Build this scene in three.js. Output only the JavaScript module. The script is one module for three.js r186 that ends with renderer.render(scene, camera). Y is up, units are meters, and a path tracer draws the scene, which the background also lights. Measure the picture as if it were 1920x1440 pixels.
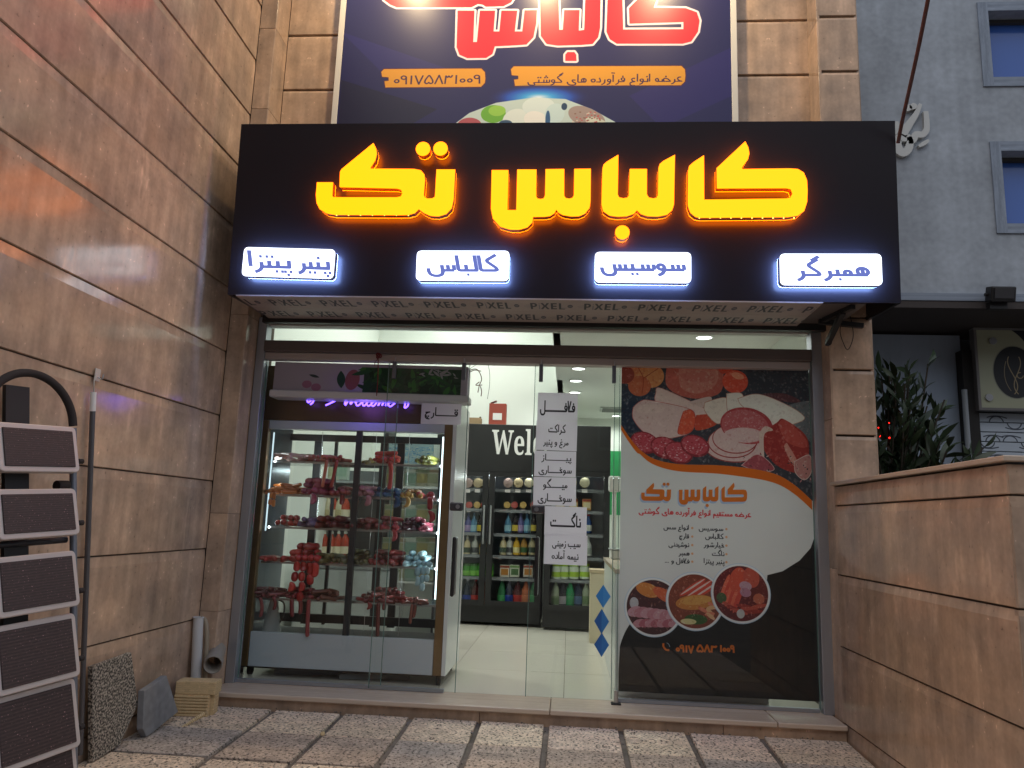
import * as THREE from 'three';
import { mergeGeometries } from 'three/addons/utils/BufferGeometryUtils.js';
import { RoundedBoxGeometry } from 'three/addons/geometries/RoundedBoxGeometry.js';
import { ImprovedNoise } from 'three/addons/math/ImprovedNoise.js';
import { FontLoader } from 'three/addons/loaders/FontLoader.js';
import { RectAreaLightUniformsLib } from 'three/addons/lights/RectAreaLightUniformsLib.js';

// ---------- camera, sky, sun, exposure ----------
RectAreaLightUniformsLib.init();
const scene = new THREE.Scene();
const renderer = new THREE.WebGLRenderer({ antialias: true });
renderer.toneMapping = THREE.LinearToneMapping;
renderer.toneMappingExposure = 1.0;
renderer.shadowMap.enabled = true;
const V = (x, y, z) => new THREE.Vector3(x, y, z);
const EYE = V(0, 1.215, 5);
const camera = new THREE.PerspectiveCamera(53.13, 4 / 3, 0.05, 400);
// axes found from the vanishing points of the facade, the side walls and the verticals
const camRight = V(0.99672921, 0.03483693, -0.07291966), camUp = V(-0.02137306, 0.98382196, 0.17786944), camBack = V(0.07793639, -0.17572915, 0.98134866);
camera.position.copy(EYE);
camera.quaternion.setFromRotationMatrix(new THREE.Matrix4().makeBasis(camRight, camUp, camBack));
// a pixel of the 1920 x 1440 photograph gives a direction; the point is where it meets the plane x, y or z = value
function W(px, py, axis, value) {
  const d = camRight.clone().multiplyScalar((px - 960) / 1440).addScaledVector(camUp, (720 - py) / 1440).sub(camBack);
  return EYE.clone().addScaledVector(d, (value - EYE[axis]) / d[axis]);
}
const wz = (px, py, z) => W(px, py, 'z', z), wx = (px, py, x) => W(px, py, 'x', x);

const SKY = [0.80, 0.86, 0.97];
{ // overcast dusk: even grey-blue cloud, a little lighter overhead, dark land below the horizon
  const w = 64, h = 32, data = new Float32Array(w * h * 4);
  for (let j = 0; j < h; j++) for (let i = 0; i < w; i++) {
    const up = (j + 0.5) / h - 0.5, k = up > 0 ? 0.85 + 0.4 * up : 0.18;
    for (let c = 0; c < 3; c++) data[(j * w + i) * 4 + c] = SKY[c] * k;
    data[(j * w + i) * 4 + 3] = 1;
  }
  const t = new THREE.DataTexture(data, w, h, THREE.RGBAFormat, THREE.FloatType);
  t.mapping = THREE.EquirectangularReflectionMapping; t.magFilter = THREE.LinearFilter; t.needsUpdate = true;
  scene.background = t; scene.environment = t;
}
const sun = new THREE.DirectionalLight(0xfff0e2, 0.3);
sun.position.set(-3, 9, 8); sun.target.position.set(0, 0, 0); sun.castShadow = true; sun.shadow.radius = 60;
sun.shadow.camera.left = -6; sun.shadow.camera.right = 6; sun.shadow.camera.top = 6; sun.shadow.camera.bottom = -6; sun.shadow.camera.far = 30;
scene.add(sun, sun.target);

// ---------- helpers ----------
let seed = 7;
const rnd = (a = 0, b = 1) => { seed = (seed * 1664525 + 1013904223) >>> 0; return a + (b - a) * seed / 4294967296; };
const pick = (a) => a[Math.floor(rnd() * a.length)];
const noise = new ImprovedNoise();
const fbm = (x, y, z, o = 4) => { let s = 0, a = 1, t = 0; for (let i = 0; i < o; i++) { s += a * noise.noise(x, y, z + i * 7.3); t += a; x *= 2.03; y *= 2.03; a *= 0.5; } return s / t; };
const used = {};
function numbered(n) { const k = used[n] = (used[n] ?? -1) + 1; return k ? n + '_' + String(k).padStart(3, '0') : n; }
function shade(o) { o.castShadow = true; o.receiveShadow = true; return o; }
function tag(o, label, category, group, kind) { o.userData = { label, category }; if (group) o.userData.group = group; if (kind) o.userData.kind = kind; return o; }
function thing(name, label, category, pos = [0, 0, 0], turn = 0, group) {
  const g = new THREE.Group(); g.name = numbered(name); g.position.set(...pos); g.rotation.y = turn; scene.add(g);
  return tag(g, label, category, group);
}
function struct(name) { const g = new THREE.Group(); g.name = numbered(name); g.userData.kind = 'structure'; scene.add(g); return g; }
function part(parent, name, geo, mat, p, r) { const m = shade(new THREE.Mesh(geo, mat)); m.name = name; if (p) m.position.set(...p); if (r) m.rotation.set(...r); parent.add(m); return m; }
function copyOf(o, label, group) { const c = o.clone(); c.name = numbered(o.name.replace(/_\d{3}$/, '')); c.userData = { ...o.userData }; if (label) c.userData.label = label; if (group) c.userData.group = group; scene.add(c); return c; }
const BX = (w, h, d, r = 0) => (r ? new RoundedBoxGeometry(w, h, d, 2, r) : new THREE.BoxGeometry(w, h, d));
const CY = (r0, r1, h, n = 20) => new THREE.CylinderGeometry(r0, r1, h, n);
const tube = (pts, r, n = 24, k = 8) => new THREE.TubeGeometry(new THREE.CatmullRomCurve3(pts.map((p) => (p.isVector3 ? p : V(...p)))), n, r, k);
const poly = (pts, r, k = 8) => { // straight runs joined
  const c = new THREE.CurvePath(); for (let i = 1; i < pts.length; i++) c.add(new THREE.LineCurve3(V(...pts[i - 1]), V(...pts[i]))); return new THREE.TubeGeometry(c, (pts.length - 1) * 4, r, k);
};
const at = (g, x, y, z) => g.clone().translate(x, y, z);
const lathe = (pts, n = 18) => new THREE.LatheGeometry(pts.map((p) => new THREE.Vector2(...p)), n);
// slab: front face towards +z at z = d/2... with chamfered edges (c sides and bottom, ct at the top), uv in metres with an offset of its own
function slab(w, h, d, c = 0.004, ct = c, cd = c) {
  const x = w / 2, y = h / 2, ou = rnd(0, 9), ov = rnd(0, 9), P = [], U = [];
  const q = (a, b, e, f) => { for (const v of [a, b, e, a, e, f]) { P.push(...v); U.push(v[0] + ou + v[2] * 0.7, v[1] + ov + v[2] * 0.7); } };
  const F = [[-x + c, -y + c, d], [x - c, -y + c, d], [x - c, y - ct, d], [-x + c, y - ct, d]], M = [[-x, -y, d - cd], [x, -y, d - cd], [x, y, d - cd], [-x, y, d - cd]], B = M.map((v) => [v[0], v[1], 0]);
  q(...F);
  for (let i = 0; i < 4; i++) { const j = (i + 1) % 4; q(M[i], M[j], F[j], F[i]); q(B[i], B[j], M[j], M[i]); }
  const g = new THREE.BufferGeometry();
  g.setAttribute('position', new THREE.Float32BufferAttribute(P, 3)); g.setAttribute('uv', new THREE.Float32BufferAttribute(U, 2)); g.computeVertexNormals();
  return g;
}
// colour textures computed point by point (sRGB values 0..255); u, v in metres when repeat = 1 / size
function paint(w, h, size, fn, data = false) {
  const a = new Uint8Array(w * h * 4);
  for (let j = 0; j < h; j++) for (let i = 0; i < w; i++) { const c = fn(i / w, j / h), o = (j * w + i) * 4; for (let k = 0; k < 3; k++) a[o + k] = Math.max(0, Math.min(255, c[k] ?? c[0])); a[o + 3] = 255; }
  const t = new THREE.DataTexture(a, w, h, THREE.RGBAFormat); t.magFilter = THREE.LinearFilter; t.minFilter = THREE.LinearMipmapLinearFilter; t.generateMipmaps = true;
  t.wrapS = t.wrapT = THREE.MirroredRepeatWrapping; if (!data) t.colorSpace = THREE.SRGBColorSpace;
  t.repeat.set(1 / size, 1 / size); t.needsUpdate = true; return t;
}
function canvasTex(w, h, draw) {
  const c = document.createElement('canvas'); c.width = w; c.height = h; const g = c.getContext('2d'); draw(g, w, h);
  const t = new THREE.CanvasTexture(c); t.colorSpace = THREE.SRGBColorSpace; t.magFilter = THREE.LinearFilter; t.anisotropy = 8; return t;
}
const std = (color, roughness = 0.6, o = {}) => new THREE.MeshStandardMaterial({ color, roughness, ...o });
const phys = (color, roughness = 0.6, o = {}) => new THREE.MeshPhysicalMaterial({ color, roughness, ...o });
const lin = (r, g, b) => new THREE.Color().setRGB(r, g, b);

// ---------- Persian lettering as strokes: x runs to the left, y up, one unit is the letter height ----------
const ring = (x, y, r) => `M${x - r} ${y}A${r} ${r} 0 1 0 ${x + r} ${y}A${r} ${r} 0 1 0 ${x - r} ${y}`;
const kafTop = (s) => `M${s} .98L${s + 0.4} .68Q${s + 0.48} .6 ${s + 0.4} .5L${s + 0.12} .2Q${s - 0.02} 0 ${s + 0.18} 0`;
const cup = (x) => `L${x - 0.12} 0Q${x} 0 ${x} .14L${x} .36`;
const teeth = (s) => [0, 0.26, 0.52].map((k) => `M${s + k} 0L${s + k} .34`).join('');
const bowl = (s, w) => `L${s} -.05Q${s} -.34 ${s + w / 2} -.34Q${s + w} -.34 ${s + w} 0L${s + w} .14`;
const SHAPE = {
  tooth: { b: [0.36, 'M.05 .4L.05 0L.36 0'], m: [0.36, 'M0 0L.36 0M.16 0L.16 .36'], i: [1.05, 'M.06 .36L.06 .12Q.06 0 .2 0' + cup(0.98)], f: [1.0, 'M0 0' + cup(0.94)] },
  noon: { i: [0.76, 'M.06 .36' + bowl(0.06, 0.6)], f: [0.8, 'M0 0L.1 0M.1 .34' + bowl(0.1, 0.6)] },
  alef: { i: [0.24, 'M.12 .95L.12 0'], f: [0.28, 'M0 0L.06 0Q.15 0 .15 .1L.15 .95'] },
  mad: { i: [0.34, 'M.17 .88L.17 0M.02 1.06L.34 1.1'], f: [0.34, 'M0 0L.15 0L.15 .88M.0 1.06L.3 1.1'] },
  lam: { b: [0.34, 'M.06 .95L.06 0L.34 0'], m: [0.34, 'M0 0L.34 0M.15 0L.15 .95'], i: [0.78, 'M.06 .95' + bowl(0.06, 0.6)], f: [0.8, 'M0 0L.1 0M.12 .95' + bowl(0.12, 0.58)] },
  lamalef: { i: [0.56, 'M.1 .92L.4 0L.14 0M.4 0L.5 .95'], f: [0.56, 'M0 0L.4 0L.1 .92M.4 0L.5 .95'] },
  kaf: { b: [0.66, kafTop(0.04) + 'L.66 0'], m: [0.68, 'M0 0L.2 0' + kafTop(0.06) + 'L.68 0'], i: [1.2, kafTop(0.04) + cup(1.12)], f: [1.22, 'M0 0L.2 0' + kafTop(0.06) + cup(1.14)] },
  gaf: { b: [0.66, kafTop(0.04) + 'L.66 0M-.04 1.16L.34 .88'], m: [0.68, 'M0 0L.2 0' + kafTop(0.06) + 'L.68 0M-.02 1.16L.36 .88'], i: [1.2, kafTop(0.04) + cup(1.12) + 'M-.04 1.16L.34 .88'], f: [1.22, 'M0 0L.2 0' + kafTop(0.06) + cup(1.14) + 'M-.02 1.16L.36 .88'] },
  seen: { b: [0.9, 'M.06 0L.9 0' + teeth(0.06)], m: [0.92, 'M0 0L.92 0' + teeth(0.14)], i: [1.3, 'M.06 0L.6 0' + teeth(0.06) + 'M.58 .3' + bowl(0.58, 0.62)], f: [1.36, 'M0 0L.66 0' + teeth(0.14) + 'M.66 .3' + bowl(0.66, 0.62)] },
  reh: { i: [0.46, 'M.1 .3L.1 .1Q.08 -.2 .42 -.32'], f: [0.48, 'M0 0L.1 0M.13 .28L.13 .1Q.1 -.2 .44 -.32'] },
  waw: { i: [0.5, ring(0.2, 0.17, 0.15) + 'M.05 .17Q.06 -.24 .42 -.32'], f: [0.52, 'M0 0L.12 0' + ring(0.24, 0.17, 0.15) + 'M.09 .17Q.1 -.24 .46 -.32'] },
  feh: { b: [0.48, ring(0.22, 0.32, 0.15) + 'M.07 .3Q.07 0 .24 0L.48 0'], m: [0.5, 'M0 0L.5 0' + ring(0.24, 0.19, 0.15)], i: [1.2, ring(0.22, 0.32, 0.15) + 'M.07 .3Q.07 0 .24 0' + cup(1.12)], f: [1.2, 'M0 0' + cup(1.12) + ring(0.24, 0.19, 0.15)] },
  meem: { b: [0.48, ring(0.2, 0.13, 0.13) + 'M.1 0L.48 0'], m: [0.5, 'M0 0L.5 0' + ring(0.24, 0.14, 0.13)], i: [0.5, ring(0.2, 0.1, 0.13) + 'M.33 .1L.34 -.5'], f: [0.52, 'M0 0L.14 0' + ring(0.26, 0.1, 0.13) + 'M.39 .1L.4 -.5'] },
  heh: { b: [0.68, ring(0.28, 0.22, 0.22) + 'M.28 .44L.28 0M.1 0L.68 0'], m: [0.6, 'M0 0L.6 0' + ring(0.28, 0.18, 0.15) + ring(0.28, -0.14, 0.12)], i: [0.5, ring(0.24, 0.18, 0.18)], f: [0.5, 'M0 0L.12 0Q.12 .4 .3 .36Q.48 .28 .36 .08Q.3 0 .12 0'] },
  ain: { b: [0.56, 'M.1 .5Q.42 .54 .42 .3Q.4 .12 .04 0L.56 0'], m: [0.56, 'M0 0L.56 0M.28 0L.1 .3L.44 .3L.26 0'], i: [0.66, 'M.1 .4Q.42 .46 .4 .22Q.36 .06 .12 0Q.62 -.04 .56 -.3Q.5 -.52 .1 -.46'], f: [0.64, 'M0 0L.3 .28M.06 .3L.42 .3L.18 0Q.62 -.04 .56 -.3Q.5 -.52 .1 -.46'] },
  sad: { b: [1.0, 'M.04 0Q.3 .46 .6 .36Q.74 .22 .6 0M0 0L1 0M.78 0L.78 .26'], m: [1.02, 'M.04 0Q.3 .46 .6 .36Q.74 .22 .6 0M0 0L1.02 0M.78 0L.78 .26'] },
  jeem: { b: [0.64, 'M.08 .44L.44 .38L.06 .02L.64 0'], m: [0.66, 'M.1 .44L.46 .38L.1 0M0 0L.66 0'], i: [0.74, 'M.62 .34L.06 .38M.22 .36Q.64 .22 .62 -.1Q.58 -.42 .1 -.4'], f: [0.74, 'M0 0L.2 .2M.62 .34L.06 .38M.22 .36Q.64 .22 .62 -.1Q.58 -.42 .1 -.4'] },
  dal: { i: [0.48, 'M.16 .5Q.05 .3 .05 .1Q.05 0 .16 0L.44 0'], f: [0.48, 'M0 0L.44 0M.06 0Q.06 .3 .18 .5'] },
  yeh: { i: [0.96, 'M.1 .24Q.44 .36 .4 .12Q.3 0 .1 -.1Q0 -.34 .4 -.34Q.86 -.34 .86 .06'], f: [0.92, 'M0 0L.08 0Q.36 .02 .24 -.1Q.06 -.34 .42 -.34Q.82 -.34 .82 .06'] },
  kashida: { m: [0.5, 'M0 0L.5 0'] },
};
const LET = { 'ا': ['alef'], 'آ': ['mad'], 'ب': ['tooth', -1], 'پ': ['tooth', -3], 'ت': ['tooth', 2], 'ن': ['tooth', 1, 'noon'], 'ی': ['tooth', -2, 'yeh'], 'ل': ['lam'], 'ک': ['kaf'], 'گ': ['gaf'], 'س': ['seen'], 'ش': ['seen', 3], 'ر': ['reh'], 'ز': ['reh', 1], 'و': ['waw'], 'ف': ['feh', 1], 'ق': ['feh', 2], 'م': ['meem'], 'ه': ['heh'], 'ع': ['ain'], 'غ': ['ain', 1], 'ض': ['sad', 1], 'ج': ['jeem', -1], 'چ': ['jeem', -3], 'خ': ['jeem', 1], 'د': ['dal'], 'ﻻ': ['lamalef'], 'ـ': ['kashida'] };
const NOJOIN = 'اآدرزوﻻ';
const DIGIT = { '۰': [0.44, ring(0.22, 0.28, 0.13)], '۱': [0.34, 'M.17 .76L.17 0'], '۹': [0.5, ring(0.3, 0.58, 0.15) + 'M.15 .6L.13 0'], '۷': [0.6, 'M.06 .76L.3 0L.54 .76'], '۸': [0.6, 'M.06 0L.3 .76L.54 0'], '۵': [0.62, 'M.31 .78Q.04 .36 .07 .14Q.17 -.06 .31 .14Q.45 -.06 .55 .14Q.58 .36 .31 .78'], '۳': [0.58, 'M.5 0L.46 .74M.46 .72Q.36 .42 .28 .72M.28 .7Q.16 .42 .07 .76'] };
function layFa(text) {
  const s = [...text.replace(/لا/g, 'ﻻ')], out = []; let x = 0;
  // figures run left to right
  for (let i = 0; i < s.length; i++) if (DIGIT[s[i]]) { let j = i; while (j + 1 < s.length && DIGIT[s[j + 1]]) j++; const run = s.slice(i, j + 1).reverse(); for (let k = 0; k < run.length; k++) s[i + k] = run[k]; i = j; }
  for (let i = 0; i < s.length; i++) {
    const ch = s[i];
    if (DIGIT[ch]) { out.push([x, DIGIT[ch][1], []]); x += DIGIT[ch][0]; continue; }
    if (ch === '.') { out.push([x, '', [[0.1, 0]]]); x += 0.24; continue; }
    const L = LET[ch]; if (!L) { x += 0.34; continue; }
    const before = s[i - 1] && LET[s[i - 1]] && !NOJOIN.includes(s[i - 1]), after = s[i + 1] && LET[s[i + 1]] && !NOJOIN.includes(ch);
    const form = before ? (after ? 'm' : 'f') : (after ? 'b' : 'i');
    const family = (form === 'i' || form === 'f') && L[2] ? L[2] : L[0], [adv, d] = SHAPE[family][form] ?? SHAPE[family].m ?? SHAPE[family].i, dots = [];
    let n = L[1] ?? 0; if (family === 'yeh') n = 0;
    if (n) {
      const low = n < 0, k = Math.abs(n), joined = form === 'b' || form === 'm';
      let cx = family === 'seen' ? 0.38 : family === 'noon' ? 0.38 : family === 'feh' ? 0.23 : family === 'reh' ? 0.14 : family === 'jeem' ? 0.36 : family === 'sad' ? 0.45 : family === 'ain' ? 0.28 : joined ? 0.12 : 0.5;
      let cy = low ? (family === 'jeem' ? (joined ? -0.26 : -0.1) : -0.26) : family === 'feh' ? (form === 'b' || form === 'i' ? 0.66 : 0.54) : family === 'noon' ? 0.3 : family === 'jeem' ? 0.66 : family === 'ain' ? 0.74 : family === 'tooth' && !joined ? 0.44 : 0.6;
      if (k === 1) dots.push([cx, cy]); else { dots.push([cx - 0.115, cy], [cx + 0.115, cy]); if (k === 3) dots.push([cx, cy + (low ? -0.18 : 0.18)]); }
    }
    out.push([x, d, dots]); x += adv;
  }
  return { out, width: x };
}
// text between xr (right) and xl (left) on baseline y, letters `size` high
function fa(g, text, xr, xl, y, size, weight, color, skew = 0, turn = 0) {
  const { out, width } = layFa(text), kx = (xr - xl) / width;
  g.save(); g.translate(xr, y); g.rotate(turn); g.transform(1, 0, -skew, 1, 0, 0); g.scale(-kx, -size); g.fillStyle = g.strokeStyle = color; g.lineJoin = 'round'; g.lineCap = 'butt';
  for (const [x, d, dots] of out) {
    g.save(); g.translate(x, 0);
    if (d) { const p = new Path2D(d); g.lineWidth = weight * size / ((kx + size) / 2); g.stroke(p); }
    for (const [dx, dy] of dots) { const r = Math.min(0.082, weight * 0.62), rx = Math.min(0.085, r * size / kx); g.fillRect(dx - rx, dy - r, 2 * rx, 2 * r); }
    g.restore();
  }
  g.restore();
}
// ---------- surfaces ----------
const stoneTex = paint(1024, 1024, 1.7, (u, v) => {
  const a = fbm(u * 5, v * 5, 1, 5), b = fbm(u * 18 + 3, v * 16, 5, 4), c = fbm(u * 90, v * 70, 9, 2), s = fbm(u * 26, v * 3.2, 14, 3);
  const smear = Math.max(0, fbm(u * 11, v * 2.6, 31, 3) - 0.22) * Math.max(0, fbm(u * 60, v * 22, 35, 2) + 0.25); let k = 1 + 0.24 * a + 0.13 * b + 0.06 * c + 0.15 * s + 1.1 * smear; if (c > 0.46 && b > 0.1) k += 0.22; if (c < -0.52) k -= 0.16;
  const w = 6 * a; return [184 * k + w, 158 * k, 136 * k - w];
});
const stoneRough = paint(512, 512, 1.7, (u, v) => { const a = fbm(u * 30, v * 12, 3, 4), b = fbm(u * 6, v * 6, 8, 3); const r = 255 * (0.13 + 0.2 * Math.max(0, a) + 0.08 * Math.max(0, b)); return [r, r, r]; }, true);
const stoneBump = paint(512, 512, 1.7, (u, v) => { const a = 128 + 40 * fbm(u * 9, v * 9, 2, 3) + 30 * fbm(u * 80, v * 80, 6, 2); return [a, a, a]; }, true);
const stone = phys(0xffffff, 1, { specularIntensity: 0.75, map: stoneTex, roughnessMap: stoneRough, bumpMap: stoneBump, bumpScale: 0.0003 });
const mortar = std(0x4a4038, 0.95);
const speck = (r, g, b, dark) => paint(512, 512, 0.5, (u, v) => {
  const n = fbm(u * 34, v * 24, 3, 2), m = fbm(u * 120, v * 90, 8, 2), d = fbm(u * 7, v * 7, 4, 3); let k = 1 + 0.22 * d + 0.16 * m;
  if (n > 0.2) k *= dark; else if (n < -0.3) k *= 1.16; return [r * k, g * k, b * k];
});
const pavers = [[216, 198, 176, 0.55], [206, 188, 168, 0.58], [212, 192, 176, 0.54]].map((c) => std(0xffffff, 0.85, { map: speck(...c), bumpMap: stoneBump, bumpScale: 0.002 }));
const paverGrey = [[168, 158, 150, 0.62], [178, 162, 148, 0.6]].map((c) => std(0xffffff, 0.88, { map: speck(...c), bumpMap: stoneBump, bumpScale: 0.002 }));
const concrete = (r, g, b, k = 0.2) => paint(512, 512, 2.2, (u, v) => { const a = 1 + k * fbm(u * 6, v * 6, 2, 5) + 0.5 * k * fbm(u * 50, v * 50, 5, 2) + 0.4 * k * fbm(u * 30, v * 2, 8, 3); return [r * a, g * a, b * a]; });
const cementMat = std(0xffffff, 0.95, { map: concrete(112, 104, 97, 0.4) });
const marble = phys(0xffffff, 0.22, { map: paint(512, 256, 0.9, (u, v) => { const a = fbm(u * 3, v * 9, 2, 5), b = fbm(u * 30, v * 40, 6, 3), k = 1 + 0.10 * a + 0.08 * b; return [196 * k, 178 * k, 160 * k]; }) });
const alu = std(lin(0.42, 0.45, 0.5), 0.38, { metalness: 0.75 }), aluDull = std(lin(0.46, 0.42, 0.41), 0.5, { metalness: 0.2 });
const brownPaint = std(lin(0.12, 0.1, 0.095), 0.45), blackPaint = std(lin(0.012, 0.012, 0.013), 0.5), blackRubber = std(lin(0.02, 0.02, 0.02), 0.9);
const white = std(lin(0.78, 0.78, 0.76), 0.55), whiteGloss = phys(lin(0.74, 0.76, 0.77), 0.25), steel = std(lin(0.55, 0.56, 0.58), 0.28, { metalness: 1 });
const glass = phys(lin(0.93, 0.97, 0.955), 0, { transmission: 1, thickness: 0, ior: 1.5 });
const glassEdge = phys(lin(0.13, 0.22, 0.2), 0.15);

// ---------- ground ----------
const groundY = (z) => 0.065 - 0.037 * (Math.min(z, 6) - 0.27);
{
  const g = struct('pavement'), zs = [0.27, 6, 200], P = [], U = [], I = [];
  for (const z of [-200, ...zs]) for (const x of [-200, 200]) { P.push(x, (z < 0.27 ? 0.065 : groundY(z)) - 0.016, z); U.push(x, z); }
  for (let r = 0; r < 3; r++) { const a = r * 2; I.push(a, a + 2, a + 1, a + 1, a + 2, a + 3); }
  const bed = new THREE.BufferGeometry(); bed.setAttribute('position', new THREE.Float32BufferAttribute(P, 3)); bed.setAttribute('uv', new THREE.Float32BufferAttribute(U, 2)); bed.setIndex(I); bed.computeVertexNormals();
  part(g, 'ground', bed, cementMat);
  const xs = [-2.27, -2.13, -1.72, -1.305, -0.895, -0.495, -0.104, 0.319, 0.695, 1.105, 1.585], rows = [0.275, 0.70, 1.12, 1.53, 1.94, 2.35, 2.76, 3.17, 3.58];
  for (let r = 0; r + 1 < rows.length; r++) for (let c = 0; c + 1 < xs.length; c++) {
    if (c === 0) continue;
    const x0 = c === 1 ? -2.26 : xs[c] + 0.016, x1 = xs[c + 1] - (c === xs.length - 2 ? 0.01 : 0.016), z0 = rows[r] + (r === 1 ? 0.003 : 0.012), z1 = rows[r + 1] - (r === 0 ? 0.003 : 0.012), dz = r > 0 ? rnd(-0.006, 0.006) : 0;
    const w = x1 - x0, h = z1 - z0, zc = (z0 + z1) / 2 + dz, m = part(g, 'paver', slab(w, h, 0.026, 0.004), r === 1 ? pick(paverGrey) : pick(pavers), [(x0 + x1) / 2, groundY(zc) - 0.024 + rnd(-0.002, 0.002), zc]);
    m.rotation.set(-Math.PI / 2 + 0.037, 0, rnd(-0.004, 0.004));
  }
}

// ---------- stone walls ----------
const courses = [-0.29, 0.134, 0.558, 0.98, 1.403, 1.827, 2.25, 2.672, 3.09, 3.513, 3.935, 4.355, 4.78, 5.2, 5.62];
{
  const g = thing('stone_wall', 'tall polished brown stone side wall behind the folded ladder', 'wall', [-2.27, 0, 0.2205]);
  part(g, 'backing', BX(0.2, 6, 6.6), mortar, [-0.116, 2.7, 2.8]);
  for (let i = 0; i + 1 < courses.length; i++) for (const [a, b] of [[0, 2.92], [2.924, 6.1]]) {
    const h = courses[i + 1] - courses[i] - 0.006, m = part(g, 'stone_slab', slab(b - a, h, 0.03, 0.003, 0.05, 0.007), stone, [-0.03, courses[i] + h / 2, (a + b) / 2]); m.rotation.y = Math.PI / 2;
  }
  // left pier: front face, then the return into the shop front
  const p = thing('stone_pier', 'narrow stone pier beside the grey drain pipe stub', 'pier', [-2.27, 0, 0.22]);
  part(p, 'backing', BX(0.09, 6, 0.5), mortar, [0.05, 2.9, -0.28]);
  const cuts = [0.06, 0.6, 1.2, 2.5, 3.18, 3.98, 4.6, 5.6];
  for (let i = 0; i + 1 < cuts.length; i++) {
    const h = cuts[i + 1] - cuts[i] - 0.002, y = (cuts[i] + cuts[i + 1]) / 2;
    part(p, 'stone_slab', slab(0.117, h, 0.03, 0.002), stone, [0.06, y, -0.03]);
    const s = part(p, 'stone_slab', slab(0.216, h, 0.02, 0.001), stone, [0.101, y, -0.112]); s.rotation.y = Math.PI / 2;
  }
}
function facadeStone(name, label, x0, x1, z, ys, mat, group) {
  const g = thing(name, label, 'wall', [x0, 0, z], 0, group), w = x1 - x0;
  part(g, 'backing', BX(w - 0.004, ys[ys.length - 1] - ys[0], 0.1), mortar, [w / 2, (ys[0] + ys[ys.length - 1]) / 2, -0.085]);
  for (let i = 0; i + 1 < ys.length; i++) { const h = ys[i + 1] - ys[i] - 0.012; part(g, 'stone_slab', slab(w, h, 0.035, 0.004, 0.02, 0.008), mat, [w / 2, ys[i] + h / 2, -0.035]); }
  return g;
}
const leftYs = [2.55, 3.2, ...[167, 65].map((y) => wz(580, y, 0).y), 5.35], rightYs = [2.55, 3.2, ...[139, 37].map((y) => wz(1450, y, 0).y), 5.4], pierYs = [2.55, 3.15, ...[132, 29].map((y) => wz(1570, y, 0.2).y), 5.25];
facadeStone('facade_wall', 'upper facade of tan stone blocks beside the left edge of the banner', -2.149, -1.12, 0, leftYs, stone);
facadeStone('facade_wall', 'upper facade of tan stone blocks between the banner and the projecting corner pier', 1.0, 1.6, 0, rightYs, stone);
{
  const y1 = wz(1595, 692, 0.2).y, y2 = wz(1595, 815, 0.2).y;
  const g = facadeStone('corner_pier', 'projecting stone corner pier rising behind the right end of the sign', 1.6, 1.853, 0.2, [0.05, 0.75, 1.25, y2, y1, 2.55, ...pierYs.slice(1)], stone);
  for (let i = 0; i < 6; i++) { const s = part(g, 'stone_slab', slab(0.198, 0.9, 0.02, 0.002), stone, [0.012, 0.55 + i * 0.902, -0.1]); s.rotation.y = -Math.PI / 2; const r = part(g, 'stone_slab', slab(0.9, 0.9, 0.02, 0.002), stone, [0.241, 0.55 + i * 0.902, -0.46]); r.rotation.y = Math.PI / 2; }
}
{ // low wall on the right with a coping, turning the corner
  const X = 1.587, top = 1.49, zEnd = 2.06, g = thing('low_wall', 'low tan stone wall with thin coping in front of the shrub', 'wall', [X, 0, 0]);
  const jy = [1562, 1573, 1585].map((px, i) => wx(px, [948, 1077, 1215][i], X).y), ys = [-0.15, jy[2] - 0.42, jy[2], jy[1], jy[0], top];
  part(g, 'backing', BX(0.2, 1.6, 1.86), mortar, [0.118, 0.68, 1.12]); part(g, 'backing', BX(2.4, 1.6, 0.2), mortar, [1.23, 0.68, 1.94]);
  for (let i = 0; i + 1 < ys.length; i++) {
    const h = ys[i + 1] - ys[i] - 0.007, y = ys[i] + h / 2;
    const s = part(g, 'stone_slab', slab(zEnd - 0.2, h, 0.025, 0.003, 0.04, 0.006), stone, [0.025, y, (zEnd + 0.2) / 2]); s.rotation.y = -Math.PI / 2;
    part(g, 'stone_slab', slab(2.4, h, 0.025, 0.003, 0.04, 0.006), stone, [1.203, y, zEnd - 0.022]);
  }
  part(g, 'coping', BX(0.29, 0.022, 1.9, 0.005), marble, [0.125, top + 0.013, 1.135]); part(g, 'coping', BX(2.3, 0.022, 0.28, 0.005), marble, [1.42, top + 0.013, 1.945]);
}

// ---------- sill and shop-front frame ----------
{
  const s = thing('entrance_step', 'pale marble doorstep running below the glass shop front', 'step', [0, 0, 0]);
  const cuts = [-2.147, wz(1032, 1310, 0.2).x, wz(1450, 1340, 0.2).x, 1.585];
  for (let i = 0; i < 3; i++) part(s, 'tread', BX(cuts[i + 1] - cuts[i] - 0.003, 0.03, 0.34, 0.008), marble, [(cuts[i] + cuts[i + 1]) / 2, 0.135, 0.13]);
  for (const [a, b] of [[-2.147, -0.5], [-0.497, 0.9], [0.903, 1.585]]) part(s, 'riser', slab(b - a, 0.115, 0.03, 0.001), stone, [(a + b) / 2, 0.062, 0.235]);
}
const Yb = { headTop: 2.53, headBot: wz(1000, 618, 0.03).y, beamTop: wz(1000, 646, 0.08).y, beamMid: wz(1000, 667, 0.08).y, beamBot: wz(1000, 682, 0.05).y };
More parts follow.
